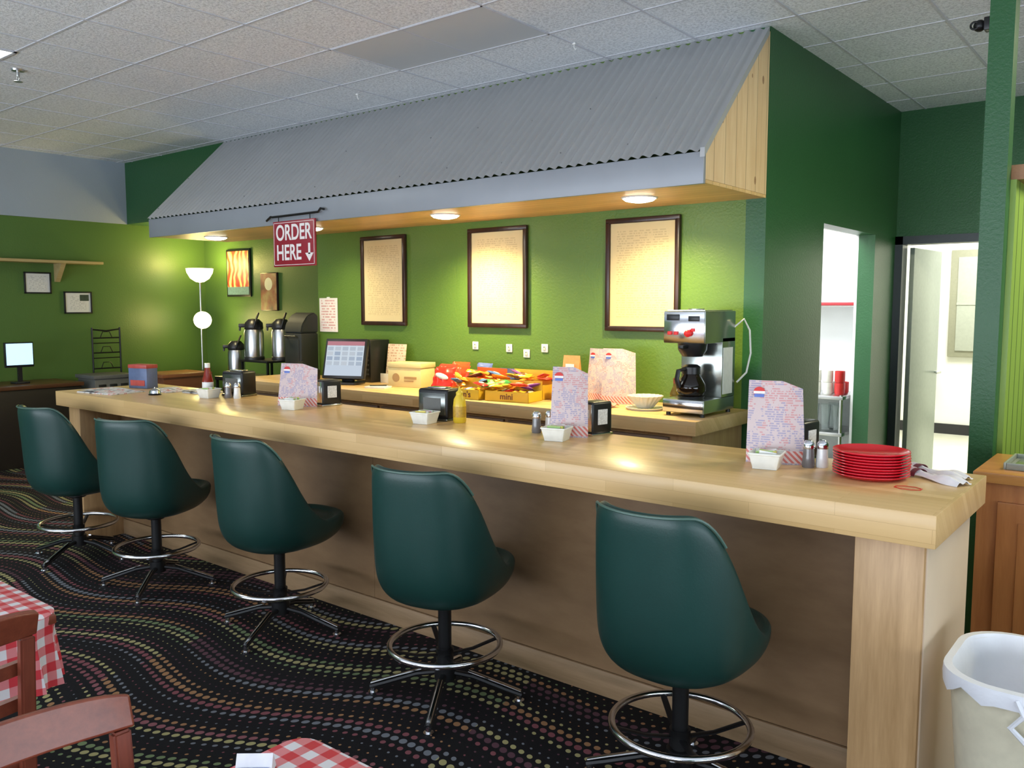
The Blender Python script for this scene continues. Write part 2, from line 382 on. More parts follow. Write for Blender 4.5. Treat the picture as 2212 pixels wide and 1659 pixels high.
# recessed lights
dl=thing('recessed_light','round recessed downlight glowing warm in canopy underside','ceiling light',(-4.28,4.55,zb),group='canopy downlights')
b=B(); b.ring(.104,.007,.004,36); mk('light_trim',b,m_whitep,dl)
b=B(); b.lathe([(0,-.024),(.05,-.022),(.085,-.014),(.098,-.004),(.098,.003),(0,.003)],32); mk('light_lens',b,emis('warm_lens',(1,.93,.76),20),dl)
dup(dl,(-2.68,4.57,zb)); dup(dl,(-7.35,4.62,zb)); dup(dl,(-5.85,4.57,zb))
# sign
sg=thing('hanging_sign','red sign with white lettering hanging from canopy edge','sign',(-5.57,4.19,1.96))
m_sred=plain('sign_red',(.30,.015,.03),.35); m_swhite=plain('sign_white',(.85,.8,.78),.5)
b=B(); b.box(-.265,.265,-.008,.008,0,.36,.003); mk('sign_board',b,m_sred,sg)
b=B()
for q in ((-.255,.255,.012,.016),(-.255,.255,.344,.348)): b.box(q[0],q[1],-.0095,-.0075,q[2],q[3])
for q in ((-.255,-.251),(.251,.255)): b.box(q[0],q[1],-.0095,-.0075,.012,.348)
mk('sign_border',b,m_swhite,sg)
text('sign_lettering','ORDER',.172,m_swhite,sg,(0,-.0095,.262),bold=.003,sx=.80)
text('sign_lettering','HERE',.172,m_swhite,sg,(-.062,-.0095,.105),bold=.003,sx=.80)
b=B(); b.box(.183,.207,-.0105,-.008,.09,.175); b.poly([(.145,-.0105,.10),(.245,-.0105,.10),(.195,-.0105,.035)],(0,.0025,0)); mk('sign_arrow',b,m_swhite,sg)
b=B(); b.tube([(-.36,-.0,.375),(-.30,0,.405),(-.28,0,.40),(.30,0,.405),(.33,0,.43),(.37,0,.42)],.009); b.tube([(-.2,0,.36),(-.2,0,.40)],.004); b.tube([(.2,0,.36),(.2,0,.40)],.004)
mk('sign_bracket',b,m_bmetal,sg)
# ------------------------------------------------------------------ FRONT COUNTER
CT=1.055
cu=thing('bar_counter','long pale butcher block bar counter with wood panel front','counter')
b=B(); b.box(-6.20,-.54,2.60,3.34,CT-.100,CT,.003); mk('countertop',b,m_butch,cu)
g=G('brown_bar_panel'); v,x,y,z=g.xyz(); n=g.noise(g.map(v,(.8,2,2)),1.1,4,.6); n2=g.noise(g.map(v,(1.5,1,4)),5,4,.6)
c=g.ramp(g.M('ADD',g.M('MULTIPLY',n,.55),g.M('MULTIPLY',n2,.45)),[(.30,(.19,.105,.048)),(.52,(.24,.14,.066)),(.70,(.29,.175,.085))]); m_panel=g.set(c,.5)
b=B()
for k in range(2):
    a=-6.02+k*2.715; b.box(a+.001,a+2.714,2.95,2.965,.11,CT-.101)
b.box(-6.02,-.58,2.966,2.985,0,CT-.101)
mk('front_panel',b,m_panel,cu)
b=B(); b.box(-6.02,-.76,2.935,2.95,0.0,.11,.004); mk('kick_board',b,wood('kick_wood',(.36,.23,.125),(.23,.145,.07),'x',.5),cu)
b=B(); b.box(-.78,-.58,2.66,2.95,0,CT-.101,.003); b.box(-.602,-.582,2.95,3.30,0,CT-.101,.003); mk('end_post',b,m_maplez,cu)
b=B(); b.box(-.582,-.575,2.68,3.28,0.002,CT-.105,.001); mk('side_panel',b,plain('pale_side_panel',(.64,.50,.36),.5,0,.06,0,6),cu)
b=B(); b.box(-6.14,-5.98,2.66,2.95,0,CT-.101,.003); b.box(-6.14,-6.10,2.95,3.30,0,CT-.101,.003); mk('end_post',b,m_maplez,cu)
# ------------------------------------------------------------------ BACK COUNTER
BZ=1.0
bc=thing('back_counter','wood topped service counter against green wall','counter')
b=B(); b.box(-6.75,-2.15,4.32,5.065,BZ-.085,BZ,.005); mk('countertop',b,m_butch,bc)
b=B(); b.box(-6.70,-2.20,4.38,5.06,0,BZ-.086); mk('cabinet_body',b,wood('back_cab_wood',(.52,.34,.17),(.38,.22,.10),'z',.45),bc)
m_cd=wood('drawer_brown',(.20,.115,.065),(.13,.07,.04),'x',.4)
for k in range(7):
    xa=-6.64+k*.62
    b=B(); b.box(xa,xa+.58,4.355,4.379,.72,.89,.004); o=mk('drawer',b,m_cd,bc)
    b=B(); b.tube([(xa+.24,4.355,.80),(xa+.24,4.335,.80),(xa+.34,4.335,.80),(xa+.34,4.355,.80)],.005); h=mk('handle',b,m_steel,o)
    b=B(); b.box(xa,xa+.58,4.355,4.379,.10,.70,.004); mk('door',b,m_cd,bc)
# ------------------------------------------------------------------ STOOLS
gv=G('green_vinyl'); v,x,y,z=gv.xyz(); nn=gv.noise(v,160,3,.6); gv.set(gv.mix(gv.noise(v,5,2),(.006,.036,.030),(.010,.050,.042)),.38); gv.bump(nn,.12,.002); m_vg=gv.m
st=thing('bar_stool','dark green vinyl bucket bar stool with chrome foot ring','bar stool',(-1.285,2.51,0),rz=-.03,group='bar stools along the counter')
def sup(a,e): return math.copysign(abs(a)**e,a)
def itp(tab,z):
    if z<=tab[0][0]: return tab[0][1:]
    for a,c in zip(tab,tab[1:]):
        if z<=c[0]:
            f=(z-a[0])/(c[0]-a[0]); f=f*f*(3-2*f)*.35+f*.65
            return tuple(p+(q-p)*f for p,q in zip(a[1:],c[1:]))
    return tab[-1][1:]
# z : half width, back reach, front reach
TAB=[(.425,.05,.05,.07),(.428,.11,.11,.15),(.438,.160,.165,.225),(.458,.205,.215,.285),(.49,.238,.250,.325),(.53,.256,.270,.345),(.59,.264,.280,.345),(.70,.266,.288,.33),(.82,.264,.296,.32),(.94,.258,.308,.32),(1.05,.250,.322,.32)]
ZB=.425
def rim(ph):   # ph: angle away from the back centre
    c=math.cos(ph); f=max(0,min(1,(c+.30)/(.30+.80))); f=f*f*(3-2*f)
    return .572+.445*f+.008*max(0,c)*abs(math.sin(ph))
def bpt(ph,z,ins=0.0):
    w_,bk,ft=itp(TAB,z); c=math.cos(ph); s=math.sin(ph)
    X=(w_-ins)*sup(s,.78); Y=-(bk-ins)*sup(c,.86) if c>0 else (ft-ins)*sup(-c,.86)
    return Vector((X,Y,z))
SEG=56; rings=[]
for t in (0,.02,.045,.08,.13,.2,.28,.37,.47,.57,.67,.77,.87,.95):
    row_=[]
    for i in range(SEG):
        ph=2*math.pi*i/SEG; R_=rim(ph); row_.append(bpt(ph,ZB+(R_-ZB)*t))
    rings.append(row_)
for ins,dz in ((.006,.004),(.024,.012),(.042,.003)):
    rings.append([bpt(2*math.pi*i/SEG,rim(2*math.pi*i/SEG),ins)+Vector((0,0,dz)) for i in range(SEG)])
for t in (.9,.7,.5,.3,.12,0):
    row_=[]
    for i in range(SEG):
        ph=2*math.pi*i/SEG; R_=rim(ph); zf=.560; z_=zf+(max(R_-.006,zf)-zf)*t
        row_.append(bpt(ph,z_,.050+.03*(1-t)**2))
    rings.append(row_)
for k,zz in ((.8,.566),(.55,.574),(.28,.578)):
    rings.append([Vector((p.x*k,.02*(1-k)+p.y*k,zz)) for p in rings[19+3]])
bm_=bmesh.new(); VR=[[bm_.verts.new(p) for p in r] for r in rings]
for a,c in zip(VR,VR[1:]):
    for i in range(SEG): bm_.faces.new((a[i],a[(i+1)%SEG],c[(i+1)%SEG],c[i]))
bm_.faces.new(VR[0][::-1]); cv=bm_.verts.new((0,.02,.579))
for i in range(SEG): bm_.faces.new((VR[-1][i],VR[-1][(i+1)%SEG],cv))
bmesh.ops.smooth_vert(bm_,verts=bm_.verts[:],factor=.4,use_axis_x=True,use_axis_y=True,use_axis_z=True)
bmesh.ops.recalc_face_normals(bm_,faces=bm_.faces[:])
b=B(); b.add(bm_); o=mk('seat_shell',b,m_vg,st)
md=o.modifiers.new('ss','SUBSURF'); md.levels=1; md.render_levels=1
b=B(); b.lathe([(0,.405),(.05,.405),(.06,.413),(.06,.430),(0,.430)],24); mk('seat_plate',b,m_bmetal,st)
b=B(); b.cyl(.028,.10,.42,20); mk('column',b,m_bmetal,st)
b=B(); b.ring(.232,.0125,.235,56,ts=10); mk('foot_ring',b,m_chrome,st)
b=B()
for k in range(4):
    a=math.radians(45+90*k); ca,sa=math.cos(a),math.sin(a)
    b.tube([(.02*ca,.02*sa,.19),(.12*ca,.12*sa,.20),(.228*ca,.228*sa,.232)],.009,6,flat=(.6,1.4))
b.cyl(.036,.16,.22,20); mk('ring_spokes',b,m_bmetal,st)
for k in range(4):
    a=math.radians(20+90*k); ca,sa=math.cos(a),math.sin(a)
    b=B(); b.tube([(.02*ca,.02*sa,.115),(.12*ca,.12*sa,.10),(.26*ca,.26*sa,.052),(.325*ca,.325*sa,.032)],.015,8,flat=(.75,1.0))
    b.tube([(.10*ca,.10*sa,.122),(.25*ca,.25*sa,.073),(.322*ca,.322*sa,.048)],.009,8,mi=1,flat=(.5,1.2))
    b.cyl(.012,.008,.04,12,mi=1,x=.315*ca,y=.315*sa); b.cyl(.021,0,.01,16,mi=1,x=.315*ca,y=.315*sa)
    mk('base_leg',b,[m_bmetal,m_chrome],st)
b=B(); b.cyl(.045,.085,.15,20); mk('base_hub',b,m_bmetal,st)
pts=[bpt(p,rim(p),.004)+Vector((0,0,.001)) for p in [math.radians(-62+124*i/28) for i in range(29)]]
b=B(); b.tube(pts,.0045,6); mk('piping',b,plain('light_piping',(.06,.12,.095),.4),st)
for q,rz in (((-2.38,2.51,0),.20),((-3.56,2.54,0),.05),((-4.70,2.50,0),.38),((-5.64,2.47,0),.12)): dup(st,q,rz)
# ------------------------------------------------------------------ framed menus on wall
m_menu=paper('menu_poster_paper',(.70,.57,.31),(.35,.24,.12),rows=62,dens=.52,margin=(.2,.3),mixf=.35,rough=.9)
def framed(xc,zc,w,h,lab):
    t=thing('framed_menu',lab,'picture frame',(xc,5.066,zc),group='framed menus on the wall')
    b=B(); f=.035
    b.box(-w/2,w/2,-.03,0,h/2-f,h/2,.006); b.box(-w/2,w/2,-.03,0,-h/2,-h/2+f,.006)
    b.box(-w/2,-w/2+f,-.03,0,-h/2+f*.6,h/2-f*.6,.006); b.box(w/2-f,w/2,-.03,0,-h/2+f*.6,h/2-f*.6,.006)
    mk('frame',b,m_dkframe,t)
    b=B(); b.box(-w/2+f*.8,w/2-f*.8,-.014,-.003,-h/2+f*.8,h/2-f*.8); mk('poster',b,m_menu,t)
framed(-5.49,1.865,.56,.77,'dark wood framed cream menu poster on green wall')
framed(-4.21,1.865,.59,.77,'dark wood framed cream menu poster under downlight')
framed(-2.935,1.86,.57,.77,'dark wood framed cream menu poster above coffee brewer')
ol=thing('wall_switch_plate','white wall plate on green wall above back counter','wall plate',(-4.445,5.069,1.335),group='wall plates')
b=B(); b.box(-.030,.030,-.007,0,-.031,.031,.003); mk('plate',b,m_whitep,ol)
b=B(); b.box(-.012,.012,-.012,-.007,-.016,.016,.002); b.box(-.004,.004,-.0125,-.0115,.005,.012,mi=1); mk('toggle',b,[plain('ivory',(.6,.58,.5),.4),m_black],ol)
for X,Z in ((-4.10,1.325),(-3.93,1.29),(-3.76,1.335)): dup(ol,(X,5.069,Z))
nt_=thing('paper_note','white handwritten note taped to green wall','note',(-6.25,5.0695,1.565))
b=B(); b.surf(lambda u,t:Vector((-.13+.26*u,-.004-.008*math.sin(3*u),-.155+.31*t)),6,4,th=.001); mk('note_sheet',b,paper('note_paper',(.78,.72,.68),(.5,.1,.1),rows=40,dens=.55,wsc=40,margin=(.1,.14),mixf=.6),nt_)
b=B(); b.box(-.02,.02,-.006,0,.14,.165); mk('tape_strip',b,m_whitep,nt_)
pt=thing('art_poster','dark framed poster with orange and yellow swirls','poster',(-9.18,6.076,2.05))
g=G('swirl_art'); v,x,y,z=g.xyz(); wv=g.n('ShaderNodeTexWave'); wv.inputs['Scale'].default_value=3.2; wv.inputs['Distortion'].default_value=7; wv.inputs['Detail'].default_value=1.5; wv.inputs['Detail Scale'].default_value=1.6
g.l(v,wv.inputs['Vector']); c=g.ramp(wv.outputs[1],[(0,(.42,.04,.02)),(.4,(.7,.13,.03)),(.6,(.8,.5,.12)),(1,(.85,.72,.3))]); m_art=g.set(c,.4)
b=B(); b.box(-.25,.25,-.02,0,-.29,.29,.004); mk('poster_frame',b,m_black,pt)
b=B(); b.box(-.225,.225,-.024,-.02,-.17,.265); mk('poster_print',b,m_art,pt)
b=B(); b.box(-.225,.225,-.024,-.02,-.265,-.17); mk('poster_caption',b,plain('teal_print',(.16,.28,.27),.5,0,.4,0,60),pt)
pt=thing('small_poster','reddish brown photo poster with white globe picture','poster',(-8.56,6.076,1.815))
g=G('photo_print'); v,x,y,z=g.xyz(); n=g.noise(v,5,3); c=g.ramp(n,[(.35,(.10,.05,.03)),(.5,(.35,.12,.06)),(.65,(.45,.33,.14))])
rr=g.M('SQRT',g.M('ADD',g.M('POWER',x,2.0),g.M('POWER',g.M('SUBTRACT',z,.09),2.0))); c=g.mix(g.M('LESS_THAN',rr,.075),c,(.8,.75,.5)); m_ph=g.set(c,.4)
b=B(); b.box(-.165,.165,-.022,0,-.225,.225,.003); mk('poster_backing',b,m_dkframe,pt)
b=B(); b.box(-.155,.155,-.026,-.022,-.215,.215); mk('poster_print',b,m_ph,pt)
def lframe(yc,zc,w,h,lab,mat):
    t=thing('certificate_frame',lab,'picture frame',(-9.949,yc,zc))
    b=B(); f=.016
    b.box(0,.02,-w/2,w/2,h/2-f,h/2,.003); b.box(0,.02,-w/2,w/2,-h/2,-h/2+f,.003); b.box(0,.02,-w/2,-w/2+f,-h/2,h/2,.003); b.box(0,.02,w/2-f,w/2,-h/2,h/2,.003)
    mk('frame',b,m_black,t); b=B(); b.box(.002,.010,-w/2+.01,w/2-.01,-h/2+.01,h/2-.01); mk('certificate',b,mat,t)
    return t
m_cert=paper('certificate_paper',(.72,.70,.66),(.3,.3,.3),rows=60,dens=.5,hx='y',wsc=60,margin=(.09,.08),mixf=.5)
lframe(4.04,1.90,.28,.235,'black framed certificate on green wall below shelf',m_cert)
t_=lframe(4.465,1.685,.31,.25,'black framed permit with dark photo corner on green wall',m_cert)
b=B(); b.box(.0102,.0115,.02,.12,.02,.09); mk('photo_corner',b,plain('dark_photo',(.05,.07,.05),.4,0,.5,0,40),t_)
sh=thing('wall_shelf','light wood shelf with wooden bracket on green wall','shelf',(-9.949,3.3,2.115))
m_shp=wood('shelf_pine',(.55,.42,.2),(.42,.30,.12),'y')
b=B(); b.box(0,.25,-1.2,1.36,.0,.03,.003); mk('shelf_board',b,m_shp,sh)
b=B(); b.poly([(0,.92,0),(.2,.92,0),(.03,.92,-.2),(0,.92,-.2)],(0,.05,0)); mk('shelf_bracket',b,m_shp,sh)
fl=thing('floor_lamp','floor lamp with glowing bowl shade and lit globe','floor lamp',(-9.48,5.72,0))
b=B(); b.lathe([(0,0),(.14,0),(.14,.02),(.03,.035),(0,.04)],28); mk('base',b,m_black,fl)
b=B(); b.cyl(.012,.03,1.96,12); mk('pole',b,m_steel,fl)
m_lglow=emis('lamp_glow',(1,.82,.5),7)
b=B(); b.lathe([(0,1.93),(.05,1.94),(.11,1.98),(.15,2.05),(.16,2.10),(.15,2.10),(.10,2.0),(0,1.96)],28); mk('bowl_shade',b,m_lglow,fl)
b=B(); b.sphere(.105,(.03,0,1.475),seg=24); mk('globe_shade',b,m_lglow,fl)
rk=thing('wire_rack','black metal wire magazine rack by green wall','rack',(-9.80,4.70,0))
b=B()
for yy_ in (-.16,.16): b.tube([(0,yy_,0),(0,yy_,1.40)],.010,6)
b.tube([(.12,-.16,0),(.0,-.16,.5)],.008,6); b.tube([(.12,.16,0),(.0,.16,.5)],.008,6)
b.tube([(0,-.16,1.38),(0,0,1.36),(0,.16,1.38)],.009,6)
mk('rack_frame',b,m_bmetal,rk)
for zz in (.75,.93,1.11,1.28):
    b=B(); b.tube([(0,-.16,zz),(0,.16,zz)],.008,6); b.tube([(0,-.16,zz-.06),(0,.16,zz-.06)],.006,6)
    b.tube([(0,-.07,zz),(0,-.04,zz+.07),(0,.04,zz+.07),(0,.07,zz)],.005,6)
    mk('rack_pocket',b,m_bmetal,rk)
sb=thing('dark_sideboard','dark wood sideboard with reddish top near green wall','sideboard',(-9.6,2.95,0))
b=B(); b.box(-.3,.35,-1.0,1.2,0,.80,.006); mk('cabinet_body',b,plain('near_black_wood',(.02,.015,.012),.4),sb)
b=B(); b.box(-.32,.37,-1.02,1.22,.80,.84,.004); mk('top',b,wood('sidetop',(.12,.05,.02),(.08,.03,.015),'y'),sb)
tv=thing('computer_monitor','small black monitor with glowing pale blue screen','monitor',(-9.55,3.66,.84))
b=B(); b.box(-.02,.02,-.14,.14,.17,.43,.006); b.box(-.015,.015,-.02,.02,.02,.18); b.box(-.07,.07,-.07,.07,0,.02,.004); mk('monitor_body',b,m_black,tv)
b=B(); b.box(.020,.023,-.128,.128,.195,.418); mk('screen',b,emis('blue_screen',(.35,.70,1),1.2),tv)
bx_=thing('storage_crate','gray plastic crate with handle slots by green wall','crate',(-9.38,4.46,0))
b=B(); b.box(-.2,.2,-.2,.22,0.0,.86,.01); b.box(-.22,.22,-.22,.24,.86,.90,.006); mk('crate_body',b,plain('gray_crate',(.12,.12,.11),.5),bx_)
for yy_ in (-.12,0,.12):
    b=B(); b.box(.2,.205,yy_-.04,yy_+.04,.70,.80,.002); mk('crate_slot',b,m_black,bx_)
dk=thing('wood_desk','low reddish brown wooden desk in the recess','desk',(-9.25,5.30,0))
b=B(); b.box(-.25,.3,-.40,.22,.84,.88,.004); mk('desk_top',b,wood('desk_top_brown',(.30,.12,.05),(.2,.07,.03),'y'),dk)
b=B(); b.box(-.22,.27,-.37,.19,.70,.84); mk('desk_apron',b,wood('desk_brown',(.25,.10,.05),(.17,.06,.03),'y'),dk)
for sx_ in (-.20,.25):
    for sy_ in (-.35,.17):
        b=B(); b.box(sx_-.025,sx_+.025,sy_-.025,sy_+.025,0,.70,.004); mk('leg',b,m_redwoodz,dk)
as_=thing('serving_stand','black metal serving stand holding airpots','stand',(-7.65,5.3,0))
b=B(); b.box(-.5,.4,-.25,.25,.86,.90,.005); mk('stand_shelf',b,m_bmetal,as_)
b=B(); b.box(-.10,.38,-.2,.2,1.07,1.09,.004); mk('riser_shelf',b,m_bmetal,as_)
for px,py in ((-.48,-.23),(-.48,.23),(.38,-.23),(.38,.23)):
    b=B(); b.box(px-.012,px+.012,py-.012,py+.012,0,.86); mk('stand_leg',b,m_bmetal,as_)
for px,py in ((-.08,-.18),(-.08,.18),(.36,-.18),(.36,.18)):
    b=B(); b.box(px-.01,px+.01,py-.01,py+.01,.90,1.07); mk('riser_leg',b,m_bmetal,as_)
def airpot(loc,s,lab):
    t=thing('coffee_airpot',lab,'airpot',loc,rz=-.6)
    b=B(); b.lathe([(0,0),(.085*s,0),(.088*s,.02*s),(.088*s,.25*s),(.08*s,.28*s)],28); mk('body',b,m_steel,t)
    b=B(); b.lathe([(.089*s,.0),(.092*s,.003),(.092*s,.025*s),(.088*s,.03*s)],28); mk('base_band',b,m_black,t)
    b=B(); b.lathe([(.08*s,.28*s),(.086*s,.29*s),(.082*s,.34*s),(.05*s,.375*s),(0,.38*s)],28); mk('pump_lid',b,m_black,t)
    b=B(); b.box(-.02*s,.02*s,-.135*s,-.05*s,.30*s,.335*s,.006); b.tube([(0,-.12*s,.315*s),(0,-.125*s,.27*s)],.009*s); mk('spout',b,m_black,t)
    b=B(); b.tube([(-.085*s,0,.30*s),(-.10*s,.02,.36*s),(-.05*s,.05,.43*s),(.05*s,.05,.43*s),(.10*s,.02,.36*s),(.085*s,0,.30*s)],.009*s); mk('carry_handle',b,m_black,t)
airpot((-7.63,5.20,1.09),1.12,'stainless airpot with black pump lid on raised shelf')
airpot((-7.96,5.2,.90),1.0,'shorter stainless airpot with black pump lid')
airpot((-7.41,5.38,1.09),1.12,'stainless airpot partly hidden behind another')
gb=thing('ice_tea_dispenser','black boxy appliance with rounded hood at wall corner','appliance',(-6.50,4.94,BZ))
b=B(); b.box(-.13,.13,-.10,.10,0,.40,.02); b.poly([(-.13,-.10,.40),(-.13,.10,.40),(-.13,.10,.56),(-.13,.05,.59),(-.13,-.02,.56),(-.13,-.08,.48)],(.26,0,0),bev=.01); mk('body',b,plain('dull_black',(.012,.014,.012),.6),gb)
b=B(); b.box(-.10,.10,-.106,-.1,.06,.34,.002); b.tube([(-.08,-.1,.36),(-.08,-.13,.37),(.08,-.13,.37),(.08,-.1,.36)],.007); mk('front_door',b,plain('dull_black2',(.02,.022,.02),.4),gb)
ph_=thing('desk_phone','black desk telephone on back counter','telephone',(-6.10,4.66,BZ),rz=.2)
b=B(); b.poly([(-.1,-.1,0),(-.1,.1,0),(-.1,.1,.09),(-.1,-.1,.03)],(.2,0,0),bev=.006); mk('phone_base',b,m_black,ph_)
b=B(); b.tube([(-.07,-.08,.075),(-.075,-.05,.11),(-.075,.06,.14),(-.07,.09,.12)],.02,10); mk('handset',b,m_black,ph_)
b=B()
for i in range(3):
    for j in range(4): b.box(.0+.025*i,.016+.025*i,-.07+.03*j,-.052+.03*j,.04+.009*j,.058+.009*j,.002)
mk('keypad',b,plain('gray_keys',(.3,.3,.3),.5),ph_)
ps=thing('register_terminal','black touchscreen register terminal with lit screen','register',(-5.47,4.60,BZ),rz=math.radians(22))
b=B(); b.box(-.12,.12,-.08,.12,0,.02,.006); b.box(-.05,.05,.02,.07,.02,.2,.006); mk('stand_base',b,m_black,ps)
tilt=T(0,-.0,.20,0,math.radians(-16))
b=B(); b.box(-.19,.19,-.02,.03,-.16,.18,.008,M=tilt); mk('monitor_body',b,m_black,ps)
g=G('register_screen'); v,x,y,z=g.xyz('Generated')
bk=g.n('ShaderNodeTexBrick'); g.l(g.comb(g.M('MULTIPLY',x,5.0),g.M('MULTIPLY',z,7.0)),bk.inputs['Vector'])
for k_,v_ in (('Scale',1.0),('Mortar Size',.12),('Brick Width',1.0),('Row Height',1.0)): bk.inputs[k_].default_value=v_
bk.offset=0; bk.inputs['Color1'].default_value=(.35,.45,.6,1); bk.inputs['Color2'].default_value=(.62,.68,.75,1); bk.inputs['Mortar'].default_value=(.7,.8,.9,1)
top=g.M('GREATER_THAN',z,.88); c=g.mix(top,bk.outputs[0],(.55,.2,.25)); lo=g.M('LESS_THAN',z,.30); c=g.mix(lo,c,(.62,.72,.85))
g.set((.02,.02,.02),.2); g.l(c,g.b.inputs['Emission Color']); g.b.inputs['Emission Strength'].default_value=.8
b=B(); b.box(-.17,.17,-.0225,-.02,-.135,.155,M=tilt); mk('screen',b,g.m,ps)
pb=thing('computer_tower','black computer tower behind register screen','computer',(-5.50,4.93,BZ),rz=.0)
b=B(); b.box(-.09,.09,-.11,.11,0,.36,.008); mk('case',b,m_black,pb)
b=B()
for k in range(6): b.box(-.07,.07,-.113,-.11,.06+k*.04,.075+k*.04,.001)
mk('vent_panel',b,plain('dk',(.04,.04,.045),.5),pb)
pp=thing('paper_menu_holder','cream takeout menus standing in acrylic holder','menu',(-5.25,4.94,BZ),rz=.1)
b=B(); b.box(-.10,.10,-.002,.004,.0,.32,M=T(0,0,.01,0,-.15)); mk('menu_sheet',b,paper('takeout',(.75,.6,.45),(.5,.25,.15),rows=45,dens=.5,wsc=50),pp)
b=B(); b.box(-.11,.11,-.04,.06,0,.012,.003); b.box(-.11,.11,-.05,-.044,.0,.08,.001); mk('holder',b,m_whitep,pp)
wb=thing('cardboard_carton','pale yellow carton with lid and brown print','box',(-4.92,4.82,BZ),rz=math.radians(10))
m_crate=plain('pale_yellow_card',(.66,.57,.30),.6,0,.05)
b=B(); b.box(-.16,.16,-.10,.10,0,.155,.003); mk('box_body',b,m_crate,wb)
b=B(); b.box(-.165,.165,-.105,.105,.156,.195,.003); mk('box_lid',b,m_crate,wb)
b=B(); b.lathe([(0,0),(.035,0),(.035,.003),(0,.003)],20,M=T(-.08,-.101,.075,0,math.pi/2)); b.box(.0,.12,-.1025,-.10,.065,.085); b.box(.0,.09,-.1025,-.10,.045,.055); mk('box_stamp',b,plain('stamp_brown',(.35,.22,.10),.6),wb)
kb=thing('notepad','white notepad lying on back counter','notepad',(-5.02,4.55,BZ),rz=.3)
b=B(); b.box(-.09,.09,-.06,.06,0,.015,.001); mk('pad_sheets',b,m_whitep,kb)
b=B(); b.tube([(-.06,-.03,.02),(.06,.03,.02)],.004); mk('pen',b,m_black,kb)
# candy
packs={}
def pack_mesh(key,col,col2):
    if key in packs: return packs[key]
    b=B()
    def fn(sg):
        return lambda u,v_: Vector((-.068+.136*u,-.030+.060*v_+.001*math.sin(u*60),sg*.013*(math.sin(math.pi*u)**.4)*(math.sin(math.pi*v_)**.6)))
    b.surf(fn(1),14,8); b.surf(fn(-1),14,8); b.sphere(.018,(0,0,.011),mi=1,sc=(1.6,.8,.25),seg=12)
    o=mk('candy_bar',b,[plain('wrap_'+key,col,.22,.1,.1),plain('wrapmark_'+key,col2,.3)]); o['label']='shiny wrapped candy bar in cardboard tray'; o['category']='candy bar'; o['group']='candy bars on the back counter'
    packs[key]=o; o['_used']=False; return o
def candy(key,col,col2,loc,rz,rx,ry):
    o=pack_mesh(key,col,col2)
    if o['_used']: o=o.copy(); COL.objects.link(o)
    else: o['_used']=True
    o.location=loc; o.rotation_euler=(rx,ry,rz)
PC={'yellow':((.80,.48,.03),(.2,.06,.02)),'orange':((.78,.22,.02),(.75,.6,.1)),'red':((.66,.03,.03),(.75,.7,.6)),'brown':((.14,.05,.03),(.7,.6,.4)),'blue':((.06,.16,.45),(.7,.7,.7)),'green':((.08,.35,.10),(.8,.8,.3)),'purple':((.22,.06,.32),(.8,.6,.2))}
def candybox(loc,rz,col,txt,tcol,lab,keys,w=.30,d=.2,h=.06):
    t=thing('candy_box',lab,'candy box',loc,rz)
    m=plain('cardboard_%d'%int(loc[0]*1000),col,.4,0,.05)
    b=B(); b.box(-w/2,w/2,-d/2,d/2,0,.004); b.box(-w/2,w/2,-d/2,-d/2+.004,0,h); b.box(-w/2,w/2,d/2-.004,d/2,0,h*1.9); b.box(-w/2,-w/2+.004,-d/2,d/2,0,h); b.box(w/2-.004,w/2,-d/2,d/2,0,h); mk('tray',b,m,t,smooth=False)
    if txt: text('box_lettering',txt,h*.85,plain('print_%s'%txt,tcol,.5),t,(0,-d/2-.0012,h*.5),bold=.001)
    else:
        b=B(); b.box(-w*.32,w*.32,-d/2-.0012,-d/2,h*.28,h*.72); b.sphere(h*.3,(0,-d/2,h*.5),sc=(2.4,.08,1),seg=16); mk('box_print',b,plain('print_%d'%int(loc[0]*1000),tcol,.5),t)
    Mx=Matrix.Translation(loc)@Matrix.Rotation(rz,4,'Z')
    nx=max(2,int(w/.055))
    for i in range(nx):
        cx_=-w/2+.02+(w-.04)*(i+.5)/nx
        k=keys[i%len(keys)]
        p=Mx@Vector((cx_,random.uniform(-.012,.012),h*.78+random.uniform(0,.014)))
        candy(k,*PC[k],p,rz+math.pi/2+random.uniform(-.2,.2),random.uniform(-.45,.45),random.uniform(-.15,.15))
candybox((-3.98,4.47,BZ),.1,(.78,.50,.03),"m&m's",(.15,.04,.02),'yellow cardboard tray of wrapped candies',['yellow','orange','blue'],h=.07)
candybox((-3.62,4.52,BZ),.16,(.75,.46,.03),"mini",(.15,.04,.02),'golden yellow candy tray with brown lettering',['yellow','brown','red','yellow'],.34,h=.07)
candybox((-4.06,4.71,BZ),-.05,(.66,.12,.03),"",(.7,.5,.05),'orange candy tray behind yellow one',['orange','red','orange'],h=.10)
candybox((-3.68,4.76,BZ),.05,(.72,.42,.03),"",(.4,.05,.03),'golden candy tray near the wall',['brown','orange','yellow','red'],.38,h=.10)
candybox((-4.00,4.94,BZ),-.02,(.12,.14,.32),"",(.6,.6,.7),'dark blue candy tray against the wall',['blue','purple','brown','blue'],.34,.2,h=.09)
WK=['yellow','yellow','orange','orange','red','red','red','brown','blue','yellow','orange','purple','green']
for i in range(16):
    k=random.choice(WK); candy(k,*PC[k],(random.uniform(-4.15,-3.52),random.uniform(4.43,4.60),BZ+.092+random.uniform(0,.03)),random.uniform(0,3),random.uniform(-.45,.45),random.uniform(-.3,.3))
for i in range(18):
    k=random.choice(WK); candy(k,*PC[k],(random.uniform(-4.18,-3.52),random.uniform(4.64,4.86),BZ+.122+random.uniform(0,.045)),random.uniform(0,3),random.uniform(-.45,.45),random.uniform(-.3,.3))
